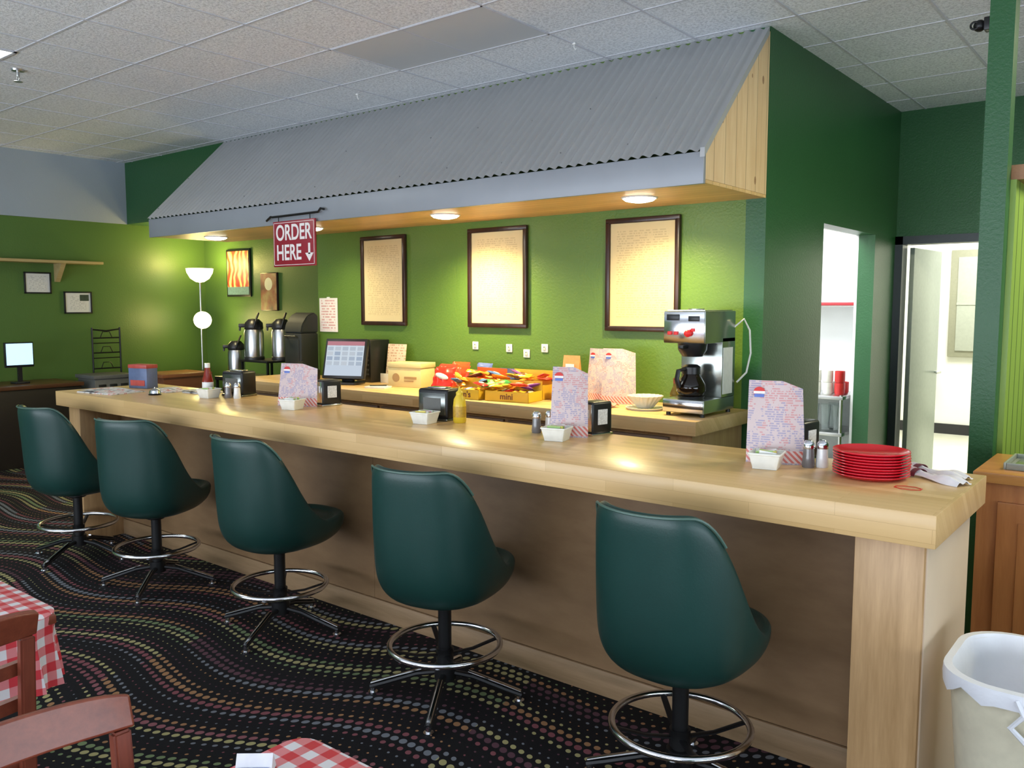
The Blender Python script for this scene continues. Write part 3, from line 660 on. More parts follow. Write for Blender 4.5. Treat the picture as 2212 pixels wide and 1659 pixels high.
def bag(loc,rz,col,emb,lab,lean=.35):
    t=thing('snack_bag',lab,'snack bag',loc,rz)
    def fn(s_):
        def f(u,v_):
            a=(math.sin(math.pi*min(1,max(0,u)))**.6)*(math.sin(math.pi*min(1,max(0,v_)))**.5)*.035
            a+=.004*math.sin(17*u+5*v_)*math.sin(math.pi*u)*math.sin(math.pi*v_)
            return Vector((-.085+.17*u+.004*math.sin(v_*20),s_*a,.21*v_))
        return f
    b=B(); Mx=T(0,0,.012*(lean>.3),0,-lean); b.surf(fn(-1),16,18,M=Mx); b.surf(fn(1),16,18,M=Mx); mk('bag_body',b,plain('bag_%s'%lab[:8],col,.22,.1,.1),t)
    b=B(); b.sphere(.04,(0,0,0),sc=(1.5,.3,.55),seg=16,M=Mx@T(0,-.030,.12)@Matrix.Rotation(.3,4,'Y')); mk('bag_emblem',b,plain('emb_'+lab[:4],emb,.35),t)
bag((-4.30,4.50,BZ),.25,(.66,.03,.02),(.8,.75,.7),'bright red snack bag leaning among candy boxes',.5)
bag((-4.31,4.70,BZ),-.15,(.60,.07,.02),(.7,.5,.05),'orange red snack bag behind the red one',.3)
bag((-4.47,4.70,BZ),.1,(.66,.05,.03),(.8,.6,.1),'shiny red snack bag near yellow carton',.45)
bag((-4.27,4.95,BZ),-.1,(.15,.2,.5),(.6,.1,.1),'blue snack bag against the wall',.12)
bag((-4.50,4.93,BZ),.1,(.62,.10,.03),(.7,.7,.2),'upright orange snack bag against the wall',.15)
cb=thing('brown_tin','brown square tin with dark lid by candy trays','tin',(-3.36,4.74,BZ))
b=B(); b.box(-.06,.06,-.05,.05,0,.13,.008); mk('tin_body',b,plain('brown_tin',(.16,.06,.03),.35),cb); b=B(); b.box(-.062,.062,-.052,.052,.13,.145,.004); mk('tin_lid',b,m_dkframe,cb)
# menus
g=G('menu_card_print'); v,x,y,z=g.xyz()
fl_=g.M('FLOOR',g.M('MULTIPLY',z,115.0)); fr2=g.M('FRACT',g.M('MULTIPLY',z,115.0))
nz=g.noise(g.comb(g.M('MULTIPLY',x,95),g.M('MULTIPLY',fl_,3.1)),1,2); f=g.M('MULTIPLY',g.M('LESS_THAN',fr2,.6),g.M('GREATER_THAN',nz,.46))
blk=g.noise(v,22,2)
f=g.M('MULTIPLY',f,g.M('GREATER_THAN',blk,.42))
ink=g.mix(g.M('GREATER_THAN',g.noise(v,14,1),.5),(.14,.17,.40),(.58,.12,.12))
cc=g.mix(g.M('MULTIPLY',f,.5),(.62,.49,.48),ink)
cc=g.mix(g.M('LESS_THAN',g.M('ABSOLUTE',g.M('SUBTRACT',z,.028)),.022),cc,g.mix(g.M('GREATER_THAN',g.M('FRACT',g.M('MULTIPLY',g.M('ADD',x,z),45)),.5),(.62,.16,.13),(.72,.56,.53)))
m_card=g.set(cc,.22)
m_cred=plain('logo_red',(.65,.05,.05),.4); m_cblue=plain('logo_blue',(.08,.15,.5),.4)
def menu(loc,rz,w=.21,h=.30,lab='laminated menu card standing upright beside napkin dispenser',grp='menu cards on the bar',bend=.03,name='menu_card'):
    t=thing(name,lab,'menu',loc,rz,grp)
    def f(u,v_):
        s=2*u-1; X=s*w/2*(1-.16*v_*(s>0)); top=(.02 if s<.2 else .02-.045*(s-.2))*v_*.8
        return Vector((X,bend*s*s+.05*v_,h*v_+top))
    b=B(); b.surf(f,12,8,th=.0015); mk('menu_sheet',b,m_card,t)
    ey=bend*.43+.05*.9-.005; ex=-w*.31
    b=B(); b.lathe([(0,0),(.022,0),(.022,.001),(0,.001)],24,M=T(ex,ey,h*.90,0,math.pi/2+.15)); mk('menu_emblem',b,m_cred,t)
    b=B(); b.box(ex-.021,ex+.021,-.0008,.0008,-.005,.005,M=T(0,ey-.002,h*.90)); mk('emblem_band',b,m_swhite,t)
    b=B(); b.box(ex-.018,ex+.018,-.0008,.0008,-.018,-.006,M=T(0,ey-.0035,h*.90)); mk('emblem_lower',b,m_cblue,t)
    return t
menu((-1.205,3.08,CT),.30,.215,.295,bend=.015)
menu((-2.19,3.13,CT),.35,.18,.30,lab='laminated menu card standing between shakers and dispenser',bend=.012)
menu((-4.13,3.09,CT),.35,.27,.235,lab='wide laminated menu leaning beside napkin dispenser',bend=.012)
menu((-3.16,4.86,BZ),-.05,.24,.34,lab='open laminated menu standing on back counter',grp='menus on the back counter')
menu((-2.95,4.78,BZ),.30,.24,.35,lab='tall laminated menu leaning on back counter',grp='menus on the back counter')
cdx=thing('table_card','orange brown folded card on back counter','card',(-3.42,4.93,BZ))
b=B(); b.poly([(-.07,-.05,0),(-.07,.05,0),(-.07,.0,.30)],(.14,0,0)); mk('card_fold',b,plain('orange_card',(.6,.28,.10),.5,0,.3,0,40),cdx)
b=B(); b.box(-.04,.03,-.021,-.015,.2,.24); mk('card_label',b,m_swhite,cdx)
cl=thing('folded_cloth','pink and white folded cloth on back counter','cloth',(-3.0,4.56,BZ))
b=B(); b.surf(lambda u,v_:Vector((-.14+.28*u,-.1+.2*v_,.012+.018*abs(math.sin(7*u+3*v_))*math.sin(math.pi*u)+.012*math.sin(9*v_)**2)),24,18,th=.004); mk('cloth_sheet',b,plain('pink_cloth',(.75,.32,.28),.7,0,.3,0,12),cl)
cfb=thing('coffee_filters','stack of white fluted paper coffee filters','coffee filters',(-2.67,4.66,BZ))
b=B()
def filt(u,v_):
    a=2*math.pi*u; r=.05+.06*v_; r+= .006*math.cos(a*20)*v_
    return Vector((r*math.cos(a),r*math.sin(a),.012+.075*v_))
b.surf(filt,120,4,th=.0015); b.lathe([(0,.012),(.05,.012),(.05,.02),(0,.02)],24); mk('filter_cups',b,plain('filter_paper',(.78,.76,.66),.8),cfb)
b=B(); b.lathe([(0,0),(.11,0),(.125,.015),(.12,.016),(.105,.006),(0,.006)],32); mk('filter_dish',b,m_ceramic,cfb)
# coffee brewer
br=thing('coffee_brewer','stainless coffee brewer with black carafe on back counter','coffee maker',(-2.32,4.70,BZ))
m_bside=plain('brewer_side',(.40,.43,.40),.22,.9,.1,0,4)
b=B(); b.box(-.135,.135,-.21,.20,.02,.10,.006); b.box(-.135,.135,.02,.20,.10,.46,.004); b.box(-.135,.135,-.21,.20,.43,.62,.006); mk('body',b,m_bside,br)
b=B(); b.box(-.13,.13,-.216,-.21,.435,.615,.002); mk('control_panel',b,m_chrome,br)
b=B(); b.box(-.13,.13,-.216,-.21,.025,.095,.002); mk('base_panel',b,m_chrome,br)
b=B(); b.box(-.11,-.03,-.222,-.216,.565,.60,.002); mk('switch_plate',b,m_black,br)
b=B(); b.box(.03,.10,-.222,-.216,.56,.59,.002); mk('switch_plate',b,m_black,br)
m_rl=emis('red_lamp',(.8,.02,.02),.4,(.6,.02,.02))
for xx,zz in ((-.09,.49),(-.05,.49),(.06,.51)):
    b=B(); b.box(xx-.012,xx+.012,-.226,-.216,zz-.01,zz+.01,.002); mk('red_switch',b,m_rl,br)
b=B(); b.sphere(.022,(.035,-.235,.49),seg=12); b.cyl(.008,0,.02,10,M=T(.035,-.216,.49,0,math.pi/2)); mk('red_knob',b,m_rl,br)
b=B(); b.lathe([(0,.35),(.06,.35),(.085,.39),(.09,.45),(0,.45)],24,M=T(0,-.10,0)); b.box(-.015,.015,-.25,-.17,.40,.42,.004); mk('filter_basket',b,m_black,br)
b=B(); b.lathe([(0,.10),(.075,.10),(.08,.115),(0,.115)],24,M=T(0,-.11,0)); mk('warmer_plate',b,m_black,br)
b=B(); b.lathe([(0,.0),(.07,.0),(.088,.03),(.085,.07),(.055,.12),(.048,.14),(0,.14)],28,M=T(0,-.11,.117)); mk('carafe',b,plain('dark_coffee_glass',(.012,.007,.005),.05),br)
b=B(); b.lathe([(.049,.125),(.055,.13),(.055,.17),(.035,.185),(0,.185)],24,M=T(0,-.11,.117)); b.tube([(-.02,-.165,.275),(-.03,-.215,.27),(-.035,-.225,.22),(-.03,-.21,.17)],.011,8,flat=(1,1.5)); b.ring(.08,.006,.175,28,cy=-.11); mk('carafe_handle',b,m_black,br)
for xx in (-.11,.11):
    for yv in (-.18,.17):
        b=B(); b.cyl(.014,0,.022,12,x=xx,y=yv); mk('foot',b,m_black,br)
b=B(); b.lathe([(.0,.62),(.05,.62),(.05,.632),(0,.632)],20,M=T(-.03,0,0)); b.box(-.12,.12,-.19,.18,.62,.625); mk('top_lid',b,m_steel,br)
b=B(); b.box(.1355,.138,.03,.16,.12,.40); mk('service_sticker',b,m_whitep,br)
b=B(); b.tube([(.13,.19,.52),(.17,.24,.57),(.20,.26,.50),(.205,.27,.36),(.18,.27,.24),(.14,.22,.18)],.006); mk('water_line',b,m_whitep,br)
jb=thing('syrup_bottle','small glass bottle with wooden cap beside brewer','bottle',(-2.53,4.80,BZ))
b=B(); b.lathe([(0,0),(.035,0),(.038,.01),(.038,.10),(.02,.14),(.016,.16)],20); mk('bottle_body',b,glass('amber_glass',(.5,.3,.12)),jb); b=B(); b.cyl(.018,.16,.195,16); mk('bottle_cap',b,m_redwoodz,jb)
# ------------------------------------------------------------------ items on the bar
cd=thing('sweetener_caddy','square white ceramic caddy with sweetener packets','sweetener caddy',(-1.21,2.99,CT),rz=.2,group='sweetener caddies on the bar')
b=B()
def sq(r,i,n=48): return (r*max(-1,min(1,1.35*math.cos(2*math.pi*i/n))),r*max(-1,min(1,1.35*math.sin(2*math.pi*i/n))))
b.surf(lambda u,v_:Vector((*sq(.045+.012*v_,u*48),.006+.05*v_)),48,3,th=.004)
b.box(-.044,.044,-.044,.044,0,.008,.003); b.tube([(*sq(.057,i),.057) for i in range(48)],.004,6,closed=True); mk('dish',b,m_ceramic,cd)
pm=[plain('packet_white',(.8,.8,.78),.5),plain('packet_yellow',(.75,.62,.12),.5),plain('packet_green',(.35,.55,.18),.5),plain('packet_pink',(.75,.35,.4),.5)]
pkt=[]
for i,cn_ in enumerate(('white','yellow','green','pink')):
    b=B(); b.box(-.031,.031,-.0022,.0022,0,.056,.001); b.box(-.02,.02,-.0026,.0026,.02,.032,mi=1)
    o=mk('sweetener_packet',b,[pm[i],m_swhite]); o['label']='%s paper sweetener packet standing in caddy'%cn_; o['category']='sweetener packet'; o['group']='sweetener packets in the caddies'; pkt.append([o,False])
cpos=[((-1.20,2.99,CT),.2),((-2.18,3.03,CT),.25),((-3.02,3.05,CT),.15),((-4.03,2.99,CT),.3),((-4.96,3.03,CT),.15)]
cd.location=cpos[0][0]
for i_,(q,r_) in enumerate(cpos):
    if i_: dup(cd,q,r_)
    R_=Matrix.Translation(q)@Matrix.Rotation(r_,4,'Z')
    for i in range(7):
        k=[0,2,1,0,2,3,0][(i+i_)%7]
        o,used=pkt[k]
        if used: o=o.copy(); COL.objects.link(o)
        pkt[k][1]=True
        o.location=R_@Vector((random.uniform(-.004,.004),-.030+i*.010,.010)); o.rotation_euler=(0,random.uniform(-.12,.12),r_)
nd=thing('napkin_dispenser','black and chrome tabletop napkin dispenser','napkin dispenser',(-3.07,3.21,CT),rz=math.radians(8),group='napkin dispensers on the bar')
b=B(); b.box(-.095,.095,-.062,.062,.012,.165,.014,seg=3); mk('housing',b,m_bmetal,nd)
m_dch=plain('dark_chrome',(.16,.17,.16),.2,.9); m_ndk=plain('napkin_dark',(.10,.10,.09),.5)
for s_ in (-1,1):
    b=B(); b.box(-.083,.083,s_*.0635-.003,s_*.0635+.003,.03,.145,.002); mk('face_plate',b,m_dch,nd)
    b=B(); b.box(-.055,.055,s_*.0675-.001,s_*.0675+.001,.055,.12); mk('napkins',b,m_ndk,nd)
b=B(); b.box(-.095,.095,-.066,.066,0,.014,.004); mk('base_plate',b,m_dch,nd)
b=B(); b.box(-.055,.055,-.03,.03,.166,.172,.003); mk('top_handle',b,m_chrome,nd)
nd2=thing('napkin_dispenser','upright black napkin dispenser with white label','napkin dispenser',(-2.15,3.29,CT),rz=math.radians(-12),group='napkin dispensers on the bar')
b=B(); b.box(-.05,.05,-.065,.065,.008,.155,.012,seg=3); mk('housing',b,m_black,nd2)
b=B(); b.box(-.045,.045,-.068,-.065,.02,.145,.002); mk('face_plate',b,m_chrome,nd2)
b=B(); b.box(-.052,.052,-.068,.068,0,.01,.003); mk('base_plate',b,m_chrome,nd2)
m_lab=plain('white_label',(.7,.7,.68),.5,0,.5,0,120)
b=B(); b.box(.05,.052,-.03,.03,.05,.12); mk('side_label',b,m_lab,nd2)
b=B(); b.box(-.03,.03,-.0695,-.068,.08,.12); mk('front_label',b,m_lab,nd2)
dup(nd2,(-1.17,3.24,CT),math.radians(-8)); dup(nd2,(-4.03,3.25,CT),math.radians(-10)); dup(nd,(-4.92,3.23,CT),math.radians(10))
sk=thing('salt_shaker','glass salt shaker with chrome cap','salt shaker',(-1.045,3.13,CT),group='shakers on the bar')
b=B(); b.lathe([(0,0),(.022,0),(.024,.01),(.021,.04),(.019,.072)],12); mk('shaker_glass',b,plain('salt_white',(.75,.75,.74),.15),sk)
b=B(); b.lathe([(.021,.07),(.022,.075),(.021,.09),(.012,.101),(0,.103)],16); mk('cap',b,m_chrome,sk)
pk=thing('pepper_shaker','glass pepper shaker with chrome cap','pepper shaker',(-1.085,3.10,CT),group='shakers on the bar')
b=B(); b.lathe([(0,0),(.022,0),(.024,.01),(.021,.04),(.019,.072)],12); mk('shaker_glass',b,plain('pepper_gray',(.16,.15,.15),.12),pk)
b=B(); b.lathe([(.021,.07),(.022,.075),(.021,.09),(.012,.101),(0,.103)],16); mk('cap',b,m_chrome,pk)
for q in ((-2.36,3.22,CT),(-4.78,3.12,CT)): dup(sk,q)
for q in ((-2.385,3.15,CT),(-4.85,3.10,CT)): dup(pk,q)
ms=thing('mustard_bottle','yellow plastic mustard bottle with label','mustard bottle',(-2.90,3.18,CT))
b=B(); b.lathe([(0,0),(.030,0),(.034,.008),(.034,.085),(.030,.12),(.016,.145)],20); mk('bottle_body',b,plain('mustard_yellow',(.72,.50,.03),.3),ms)
b=B(); b.lathe([(.018,.143),(.019,.155),(.008,.165),(.004,.185),(0,.186)],14); mk('nozzle_cap',b,plain('mustard_yellow2',(.75,.55,.05),.3),ms)
b=B(); b.lathe([(.0345,.03),(.0345,.085)],20); mk('bottle_label',b,plain('mustard_label',(.50,.30,.03),.4,0,.5,0,90),ms)
kp=thing('ketchup_bottle','red ketchup bottle with white cap','ketchup bottle',(-5.10,3.11,CT))
b=B(); b.lathe([(0,0),(.032,0),(.036,.01),(.036,.10),(.022,.155),(.017,.185)],20); mk('bottle_body',b,plain('ketchup',(.22,.02,.01),.15),kp)
b=B(); b.lathe([(.0365,.04),(.0365,.09)],20); mk('bottle_label',b,m_whitep,kp)
b=B(); b.cyl(.018,.185,.215,16); mk('cap',b,m_whitep,kp)
tx_=thing('picture_tin','box printed with blue and red landscape picture','box',(-5.93,3.10,CT),rz=.25)
b=B(); b.box(-.09,.09,-.05,.05,0,.17,.004); mk('box_body',b,plain('blue_box',(.10,.14,.26),.4,0,.5,0,9),tx_)
b=B(); b.box(-.092,.092,-.052,.052,.145,.172,.003); mk('box_lid',b,plain('red_band',(.40,.06,.05),.4,0,.4,0,25),tx_)
b=B(); b.box(-.07,.07,-.053,-.05,.02,.06); mk('box_band',b,plain('red_band',(.40,.06,.05),.4),tx_)
bl=thing('service_bell','small chrome counter bell','bell',(-5.40,2.90,CT))
b=B(); b.lathe([(0,0),(.04,0),(.042,.006),(.03,.01)],24); mk('bell_base',b,m_black,bl)
b=B(); b.lathe([(.038,.012),(.034,.03),(.018,.042),(.004,.045),(.004,.052),(0,.053)],24); mk('bell_dome',b,m_chrome,bl)
g=G('newspaper_print'); v,x,y,z=g.xyz(); n=g.noise(v,16,4); c=g.ramp(n,[(.36,(.08,.08,.09)),(.46,(.55,.55,.55)),(.56,(.62,.60,.58)),(.62,(.45,.06,.05)),(.66,(.6,.58,.56))]); m_news=g.set(c,.6)
for i,(X,Y,r,lab) in enumerate(((-5.80,2.80,.15,'folded newspaper spread on the bar top'),(-5.56,3.10,-.1,'newspaper section lying by the bell'),(-5.28,3.18,.1,'loose flyer on the bar top'))):
    k=1 if i==0 else .62
    t=thing('newspaper',lab,'newspaper',(X,Y,CT),r)
    b=B(); b.box(-.19*k,.19*k,-.13*k,.13*k,0,.008,.002); b.surf(lambda u,v_:Vector((k*(-.18+.34*u),k*(-.12+.24*v_),.010+.010*math.sin(3*u+1))),10,4,th=.001); mk('paper_pages',b,m_news,t)
# plates
m_rp=plain('red_melamine',(.74,.010,.028),.22,0,.05,coat=.3)
pl_=thing('dinner_plate','red round plate in a stack on bar end','plate',(-.855,3.07,CT),group='stack of red plates')
b=B(); b.lathe([(0,0),(.098,0),(.104,.002),(.123,.012),(.127,.014),(.126,.0165),(.121,.0155),(.100,.006),(0,.005)],56); mk('plate_body',b,m_rp,pl_)
for k in range(1,9): dup(pl_,(-.855+random.uniform(-.002,.002),3.07+random.uniform(-.002,.002),CT+.0098*k))
nk=thing('rolled_napkin','white cloth napkin loosely folded with dark band','napkin',(-.66,3.14,CT),rz=-.5,group='napkin rolls')
b=B(); b.surf(lambda u,v_:Vector((-.11+.22*u,(-.032+.064*v_)*(1-.25*math.sin(6*u)),.003+(.020*math.sin(math.pi*v_)**.6)*(.6+.4*math.sin(9*u+1))+.004*math.sin(14*v_+5*u))),22,14,th=.003); mk('napkin_cloth',b,plain('napkin_white',(.8,.77,.78),.7),nk)
b=B(); b.surf(lambda u,v_:Vector((-.085+.022*u,-.034+.068*v_,.004+.024*math.sin(math.pi*v_)**.5)),4,14,th=.002); mk('napkin_band',b,plain('maroon_band',(.16,.03,.05),.5),nk)
dup(nk,(-.675,3.235,CT),-.45)
sk2=thing('round_sticker','red outline decal on the bar top','sticker',(-.70,2.94,CT))
b=B()
a_=[(.042*math.cos(math.pi/4*i+.4),.028*math.sin(math.pi/4*i+.4),.0012) for i in range(8)]; b.tube(a_,.004,6,closed=True,flat=(.3,1)); mk('sticker_ring',b,plain('sticker_red',(.65,.06,.03),.4),sk2)
b=B(); b.box(-.022,.022,-.006,.006,0,.001); mk('sticker_centre',b,plain('sticker_pale',(.7,.35,.2),.4),sk2)
# ------------------------------------------------------------------ bin
bn=thing('trash_bin','beige plastic trash bin lined with white bag','trash bin',(-.305,2.73,0))
def rr(w,d,r,z,n=8):
    pts=[]
    for cx_,cy_,a0 in ((w-r,d-r,0),(-w+r,d-r,90),(-w+r,-d+r,180),(w-r,-d+r,270)):
        for i in range(n+1):
            a=math.radians(a0+90*i/n); pts.append(Vector((cx_+r*math.cos(a),cy_+r*math.sin(a),z)))
    return pts
def loft(b,rings,mi=0,cap0=True,cap1=False):
    m=bmesh.new(); R_=[[m.verts.new(p) for p in r] for r in rings]
    n=len(R_[0])
    for a,c in zip(R_,R_[1:]):
        for i in range(n): m.faces.new((a[i],a[(i+1)%n],c[(i+1)%n],c[i]))
    if cap0: m.faces.new(R_[0][::-1])
    if cap1: m.faces.new(R_[-1])
    bmesh.ops.recalc_face_normals(m,faces=m.faces[:]); b.add(m,mi)
b=B(); loft(b,[rr(.14,.17,.10,0),rr(.188,.225,.14,.60),rr(.198,.235,.148,.605),rr(.200,.237,.148,.625),rr(.182,.22,.138,.625),rr(.135,.165,.095,.02)],0,True,True); mk('bin_body',b,plain('beige_plastic',(.70,.64,.48),.4),bn)
b=B(); loft(b,[[p+Vector((0,0,.012*math.sin(i*1.7)+.012*math.sin(i*.6))) for i,p in enumerate(rr(.205,.242,.152,.585))],rr(.207,.244,.154,.61),rr(.205,.242,.152,.634),rr(.184,.222,.138,.636),rr(.165,.20,.12,.55),rr(.14,.17,.09,.2)],0,False,True)
b.tube([(.0,-.245,.62),(.02,-.26,.59),(-.01,-.258,.55),(.03,-.25,.51)],.008,6); mk('bin_liner',b,plain('white_liner',(.78,.78,.82),.35,0,.06,.3,12),bn)
# ------------------------------------------------------------------ right cabinet
rc=thing('side_cabinet','orange stained wooden cabinet with panelled doors','cabinet',(-.69,4.05,0))
b=B(); b.box(.0,1.3,.02,.54,0,.90); mk('cabinet_body',b,m_orange,rc)
b=B(); b.box(-.015,1.32,-.02,.545,.90,.945,.005); mk('cabinet_top',b,m_orangex,rc)
for k in range(2):
    xa=.08+k*.6
    b=B(); b.box(xa,xa+.52,.0,.02,.10,.82,.004); b.box(xa+.08,xa+.44,-.008,.0,.18,.74,.004); d_=mk('door',b,m_orange,rc)
    b=B(); b.sphere(.015,(xa+.46,-.02,.5),seg=12); mk('knob',b,m_steel,d_)
tr=thing('serving_tray','gray plastic tray on wooden cabinet top','tray',(-.38,4.30,.945))
b=B(); b.box(-.22,.22,-.14,.14,0,.01,.003); b.box(-.22,.22,-.15,-.14,0,.03,.003); b.box(-.22,.22,.14,.15,0,.03,.003); b.box(-.23,-.22,-.15,.15,0,.03,.003); b.box(.22,.23,-.15,.15,0,.03,.003); mk('tray_body',b,plain('tray_gray',(.35,.38,.33),.3,.3),tr)
b=B()
for k in range(6): b.box(-.2+k*.07,-.15+k*.07,-.12,.12,.01,.014,.001)
mk('tray_ribs',b,m_steel,tr)
# ------------------------------------------------------------------ tables with gingham
g=G('red_gingham'); v,x,y,z=g.xyz()
CH=.055
s1=g.M('GREATER_THAN',g.M('FRACT',g.M('DIVIDE',x,CH)),.5)
s2=g.M('GREATER_THAN',g.M('FRACT',g.M('DIVIDE',y,CH)),.5); s3=g.M('GREATER_THAN',g.M('FRACT',g.M('DIVIDE',z,CH)),.5)
geo=g.n('ShaderNodeNewGeometry'); sn=g.n('ShaderNodeSeparateXYZ'); g.l(geo.outputs['Normal'],sn.inputs[0])
upf=g.M('GREATER_THAN',g.M('ABSOLUTE',sn.outputs[2]),.6); sxf=g.M('GREATER_THAN',g.M('ABSOLUTE',sn.outputs[0]),.6)
def sel(f_,a,b_): return g.M('ADD',g.M('MULTIPLY',f_,a),g.M('MULTIPLY',g.M('SUBTRACT',1.0,f_),b_))
A=sel(sxf,s2,s1); Bq=sel(upf,s2,s3); A=sel(upf,s1,A)
tot=g.M('MULTIPLY',g.M('ADD',A,Bq),.5)
m_ging=g.set(g.ramp(tot,[(0,(.72,.70,.74)),(.3,(.68,.21,.23)),(.8,(.58,.03,.045))],True),.6)
def table(x0_,x1_,y0_,y1_,lab,loc,cr=.03):
    t=thing('dining_table',lab,'table',loc)
    w=(x1_-x0_)/2; d=(y1_-y0_)/2
    b=B(); b.box(-w+.01,w-.01,-d+.01,d-.01,.715,.742,.004); mk('table_top',b,m_redwood,t)
    b=B(); b.cyl(.035,.03,.715,20); b.box(-.28,.28,-.03,.03,0,.035,.008); b.box(-.03,.03,-.28,.28,0,.035,.008); mk('pedestal',b,m_bmetal,t)
    b=B(); top=[rr(w*.4,d*.4,.02,.750),rr(w,d,cr,.750),rr(w+.008,d+.008,cr+.005,.744)]
    for k,(zz,am,ex) in enumerate(((.68,.006,.012),(.60,.012,.018),(.53,.018,.022))):
        top.append([p+Vector((p.x,p.y,0)).normalized()*am*math.sin(i*1.9) for i,p in enumerate(rr(w+ex,d+ex,cr+.03,zz))])
    loft(b,top,0,True,False); mk('tablecloth',b,m_ging,t)
    return t
table(-3.27,-2.56,.36,1.06,'square table with red and white gingham tablecloth',(-2.915,.71,0),.09)
table(-1.41,-.61,.28,1.06,'square table under red gingham cloth holding folded menu',(-1.02,.67,0),.05)
tc=thing('folded_menu_card','folded white menu card on gingham table','menu card',(-1.37,.91,.752),rz=.7)
b=B(); b.poly([(-.035,-.02,0),(-.035,.02,0),(-.035,0,.035)],(.07,0,0)); mk('card_body',b,plain('card_white',(.6,.6,.64),.5,0,.2,0,40),tc)
b=B(); b.box(-.03,.03,-.018,-.015,.006,.014); mk('card_print',b,m_cblue,tc)
def chair(loc,rz,lab):
    t=thing('dining_chair',lab,'chair',loc,rz,'wooden dining chairs')
    for s_ in (-1,1):
        b=B(); b.poly([(s_*.205-.018,-.21,0),(s_*.205-.018,-.175,0),(s_*.205-.018,-.170,.45),(s_*.205-.018,-.207,.81),(s_*.205-.018,-.235,.81),(s_*.205-.018,-.205,.45)],(.036,0,0),bev=.005); mk('back_post',b,m_redwoodz,t)
        b=B(); b.box(s_*.195-.018,s_*.195+.018,.17,.206,0,.44,.004); mk('leg',b,m_redwoodz,t)
    def rail(z0,z1,yb_):
        bb=B(); bb.surf(lambda u,v_:Vector((-.205+.41*u,yb_-.025*math.sin(math.pi*u)-.06*((z1-z0)*v_),z0+(z1-z0)*v_)),12,3,th=.018); return bb
    b=B(); b.surf(lambda u,v_:Vector((-.232+.464*u,-.222-.035*math.sin(math.pi*u)-.02*v_,.808+.072*v_+.006*math.sin(math.pi*u)*v_-.012*abs(2*u-1)**6*v_)),24,6)
    bmesh.ops.recalc_face_normals(b.bm,faces=b.bm.faces[:]); bmesh.ops.solidify(b.bm,geom=b.bm.faces[:],thickness=.022)
    o=mk('top_rail',b,m_redwood,t); bv=o.modifiers.new('bv','BEVEL'); bv.width=.005; bv.segments=3; bv.limit_method='ANGLE'; bv.angle_limit=math.radians(50)
    mk('back_slat',rail(.70,.735,-.185),m_redwood,t); mk('back_slat',rail(.60,.635,-.172),m_redwood,t)
    b=B(); b.box(-.215,.215,-.18,.215,.44,.475,.012); mk('seat',b,m_redwood,t)
    for q in ((-.18,.18,-.19,-.17,.2,.235),(-.2,-.18,-.18,.19,.16,.195),(.18,.2,-.18,.19,.16,.195),(-.19,.19,.18,.2,.38,.44)):
        b=B(); b.box(*q,.003); mk('stretcher',b,m_redwood,t)
chair((-1.40,.565,0),-math.pi/2,'reddish brown wooden chair pulled to gingham table')
chair((-2.50,.65,0),math.pi/2,'reddish brown ladder back chair at gingham table')
# ------------------------------------------------------------------ ceiling stuff
lp=thing('blank_ceiling_panel','flat gray unlit fluorescent panel in tile ceiling','ceiling panel',(-3.855,4.028,CZ-.004))
b=B(); b.box(-.645,.645,-.31,.31,0,.003); mk('panel_lens',b,plain('gray_lens',(.58,.60,.61),.3,0,.08,0,1.2),lp)
b=B(); b.box(-.655,-.645,-.32,.32,-.004,.003); b.box(.645,.655,-.32,.32,-.004,.003); b.box(-.655,.655,-.32,-.31,-.004,.003); b.box(-.655,.655,.31,.32,-.004,.003); mk('panel_trim',b,m_tbar,lp)
lf=thing('fluorescent_light','lit fluorescent ceiling fixture','ceiling light',(-6.80,1.82,CZ-.004))
b=B(); b.box(-.62,.62,-.61,.61,-.002,.003); mk('light_lens',b,emis('cool_lens',(.85,1,1),3.0),lf)
b=B(); b.box(-.64,-.62,-.63,.63,-.005,.003); b.box(.62,.64,-.63,.63,-.005,.003); b.box(-.64,.64,-.63,-.61,-.005,.003); b.box(-.64,.64,.61,.63,-.005,.003); mk('light_trim',b,m_tbar,lf)
sp_=thing('sprinkler_head','small metal fire sprinkler hanging from ceiling','sprinkler',(-6.62,2.63,CZ))
b=B(); b.lathe([(0,0),(.045,0),(.04,-.012),(.012,-.015),(.011,-.05),(0,-.05)],20); mk('escutcheon',b,m_steel,sp_)
b=B(); b.lathe([(0,-.085),(.03,-.085),(.03,-.082),(0,-.082)],16); b.tube([(.012,0,-.045),(.02,0,-.065),(.003,0,-.083)],.003); b.tube([(-.012,0,-.045),(-.02,0,-.065),(-.003,0,-.083)],.003); mk('deflector',b,m_steel,sp_)
hk=thing('ceiling_hook','tiny white hook clipped to ceiling grid','hook',(-3.19,4.60,CZ),group='ceiling hooks')
b=B(); b.box(-.012,.012,-.008,.008,-.010,0,.002); mk('hook_clip',b,m_whitep,hk)
b=B(); b.tube([(0,0,-.008),(0,0,-.03),(.010,0,-.045),(.018,0,-.035)],.003,6); mk('hook_wire',b,m_whitep,hk)
dup(hk,(-5.27,4.60,CZ))
cm=thing('security_camera','small black dome camera on support post','camera',(-.86,4.66,2.98))
b=B(); b.box(0,.03,-.03,.03,-.03,.03,.004); mk('mount',b,m_black,cm); b=B(); b.sphere(.028,(-.022,0,0),seg=16); b.ring(.017,.005,0,20,M=T(-.04,-.02,0,0,math.pi/2)); mk('camera_body',b,m_bmetal,cm)
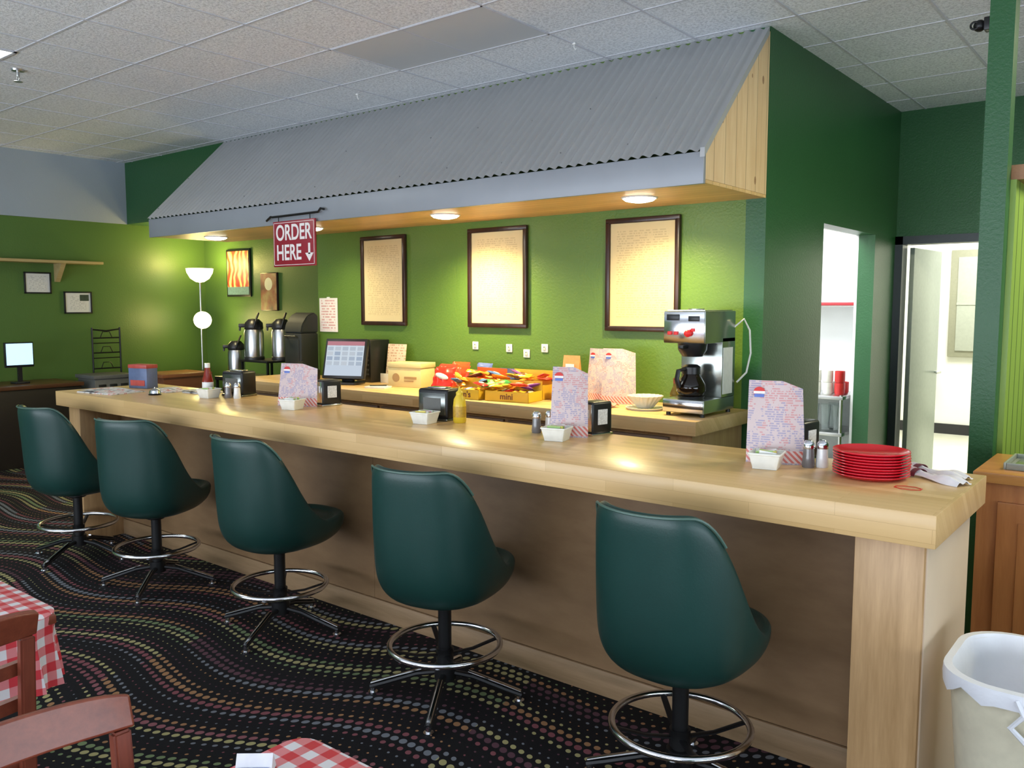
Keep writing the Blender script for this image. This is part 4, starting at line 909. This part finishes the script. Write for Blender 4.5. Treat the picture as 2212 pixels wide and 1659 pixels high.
# ------------------------------------------------------------------ LIGHTS
def light(kind,name,loc,energy,col,rot=(0,0,0),**k):
    l=bpy.data.lights.new(name,kind); l.energy=energy; l.color=col
    for a,b_ in k.items(): setattr(l,a,b_)
    o=bpy.data.objects.new(name,l); COL.objects.link(o); o.location=loc; o.rotation_euler=rot; return o
for X,Y,E in ((-4.28,4.60,185),(-2.68,4.60,135),(-7.35,4.62,80),(-5.85,4.57,38)):
    light('SPOT','downlight_bulb',(X,Y,2.255),E,(1,.83,.40),spot_size=math.radians(150),spot_blend=1.0,shadow_soft_size=.05)
light('POINT','bowl_bulb',(-9.48,5.72,2.16),22,(1,.78,.26),shadow_soft_size=.1)
light('POINT','globe_bulb',(-9.33,5.62,1.475),17,(1,.78,.26),shadow_soft_size=.11)
light('AREA','front_window_light',(-3.0,-3.7,1.2),640,(.82,.90,1.0),rot=(math.radians(146),0,0),shape='RECTANGLE',size=10,size_y=2.2)
light('AREA','right_window_light',(3.7,1.0,1.3),260,(.78,.88,1.0),rot=(math.radians(138),0,math.radians(90)),shape='RECTANGLE',size=5,size_y=2.2)
light('AREA','fluorescent_panel_light',(-6.80,1.82,CZ-.03),14,(1,.97,.85),shape='RECTANGLE',size=1.2,size_y=1.2)
light('AREA','half_wall_fill_light',(.7,5.6,CZ-.05),110,(1,.93,.62),shape='RECTANGLE',size=1.2,size_y=.6)  # added lamp without a fixture, placed to brighten the half wall
light('AREA','kitchen_light',(-3.1,6.2,CZ-.1),105,(.96,1,1.0),shape='RECTANGLE',size=1.2,size_y=1.2)
light('AREA','storeroom_light',(-1.9,10.3,CZ-.1),190,(1,1,.93),shape='RECTANGLE',size=1.2,size_y=1.2)
w_=bpy.data.worlds.new('World'); scn.world=w_; w_.use_nodes=True; w_.node_tree.nodes['Background'].inputs[0].default_value=(.78,.87,1,1); w_.node_tree.nodes['Background'].inputs[1].default_value=.46
# ------------------------------------------------------------------ CAMERA
c=bpy.data.cameras.new('camera'); c.sensor_width=36; c.lens=1830/2212*36; c.clip_start=.05
co=bpy.data.objects.new('camera',c); COL.objects.link(co); co.location=(0,0,1.65)
co.rotation_euler=(math.radians(90-5.28),0,math.radians(38.8)); scn.camera=co
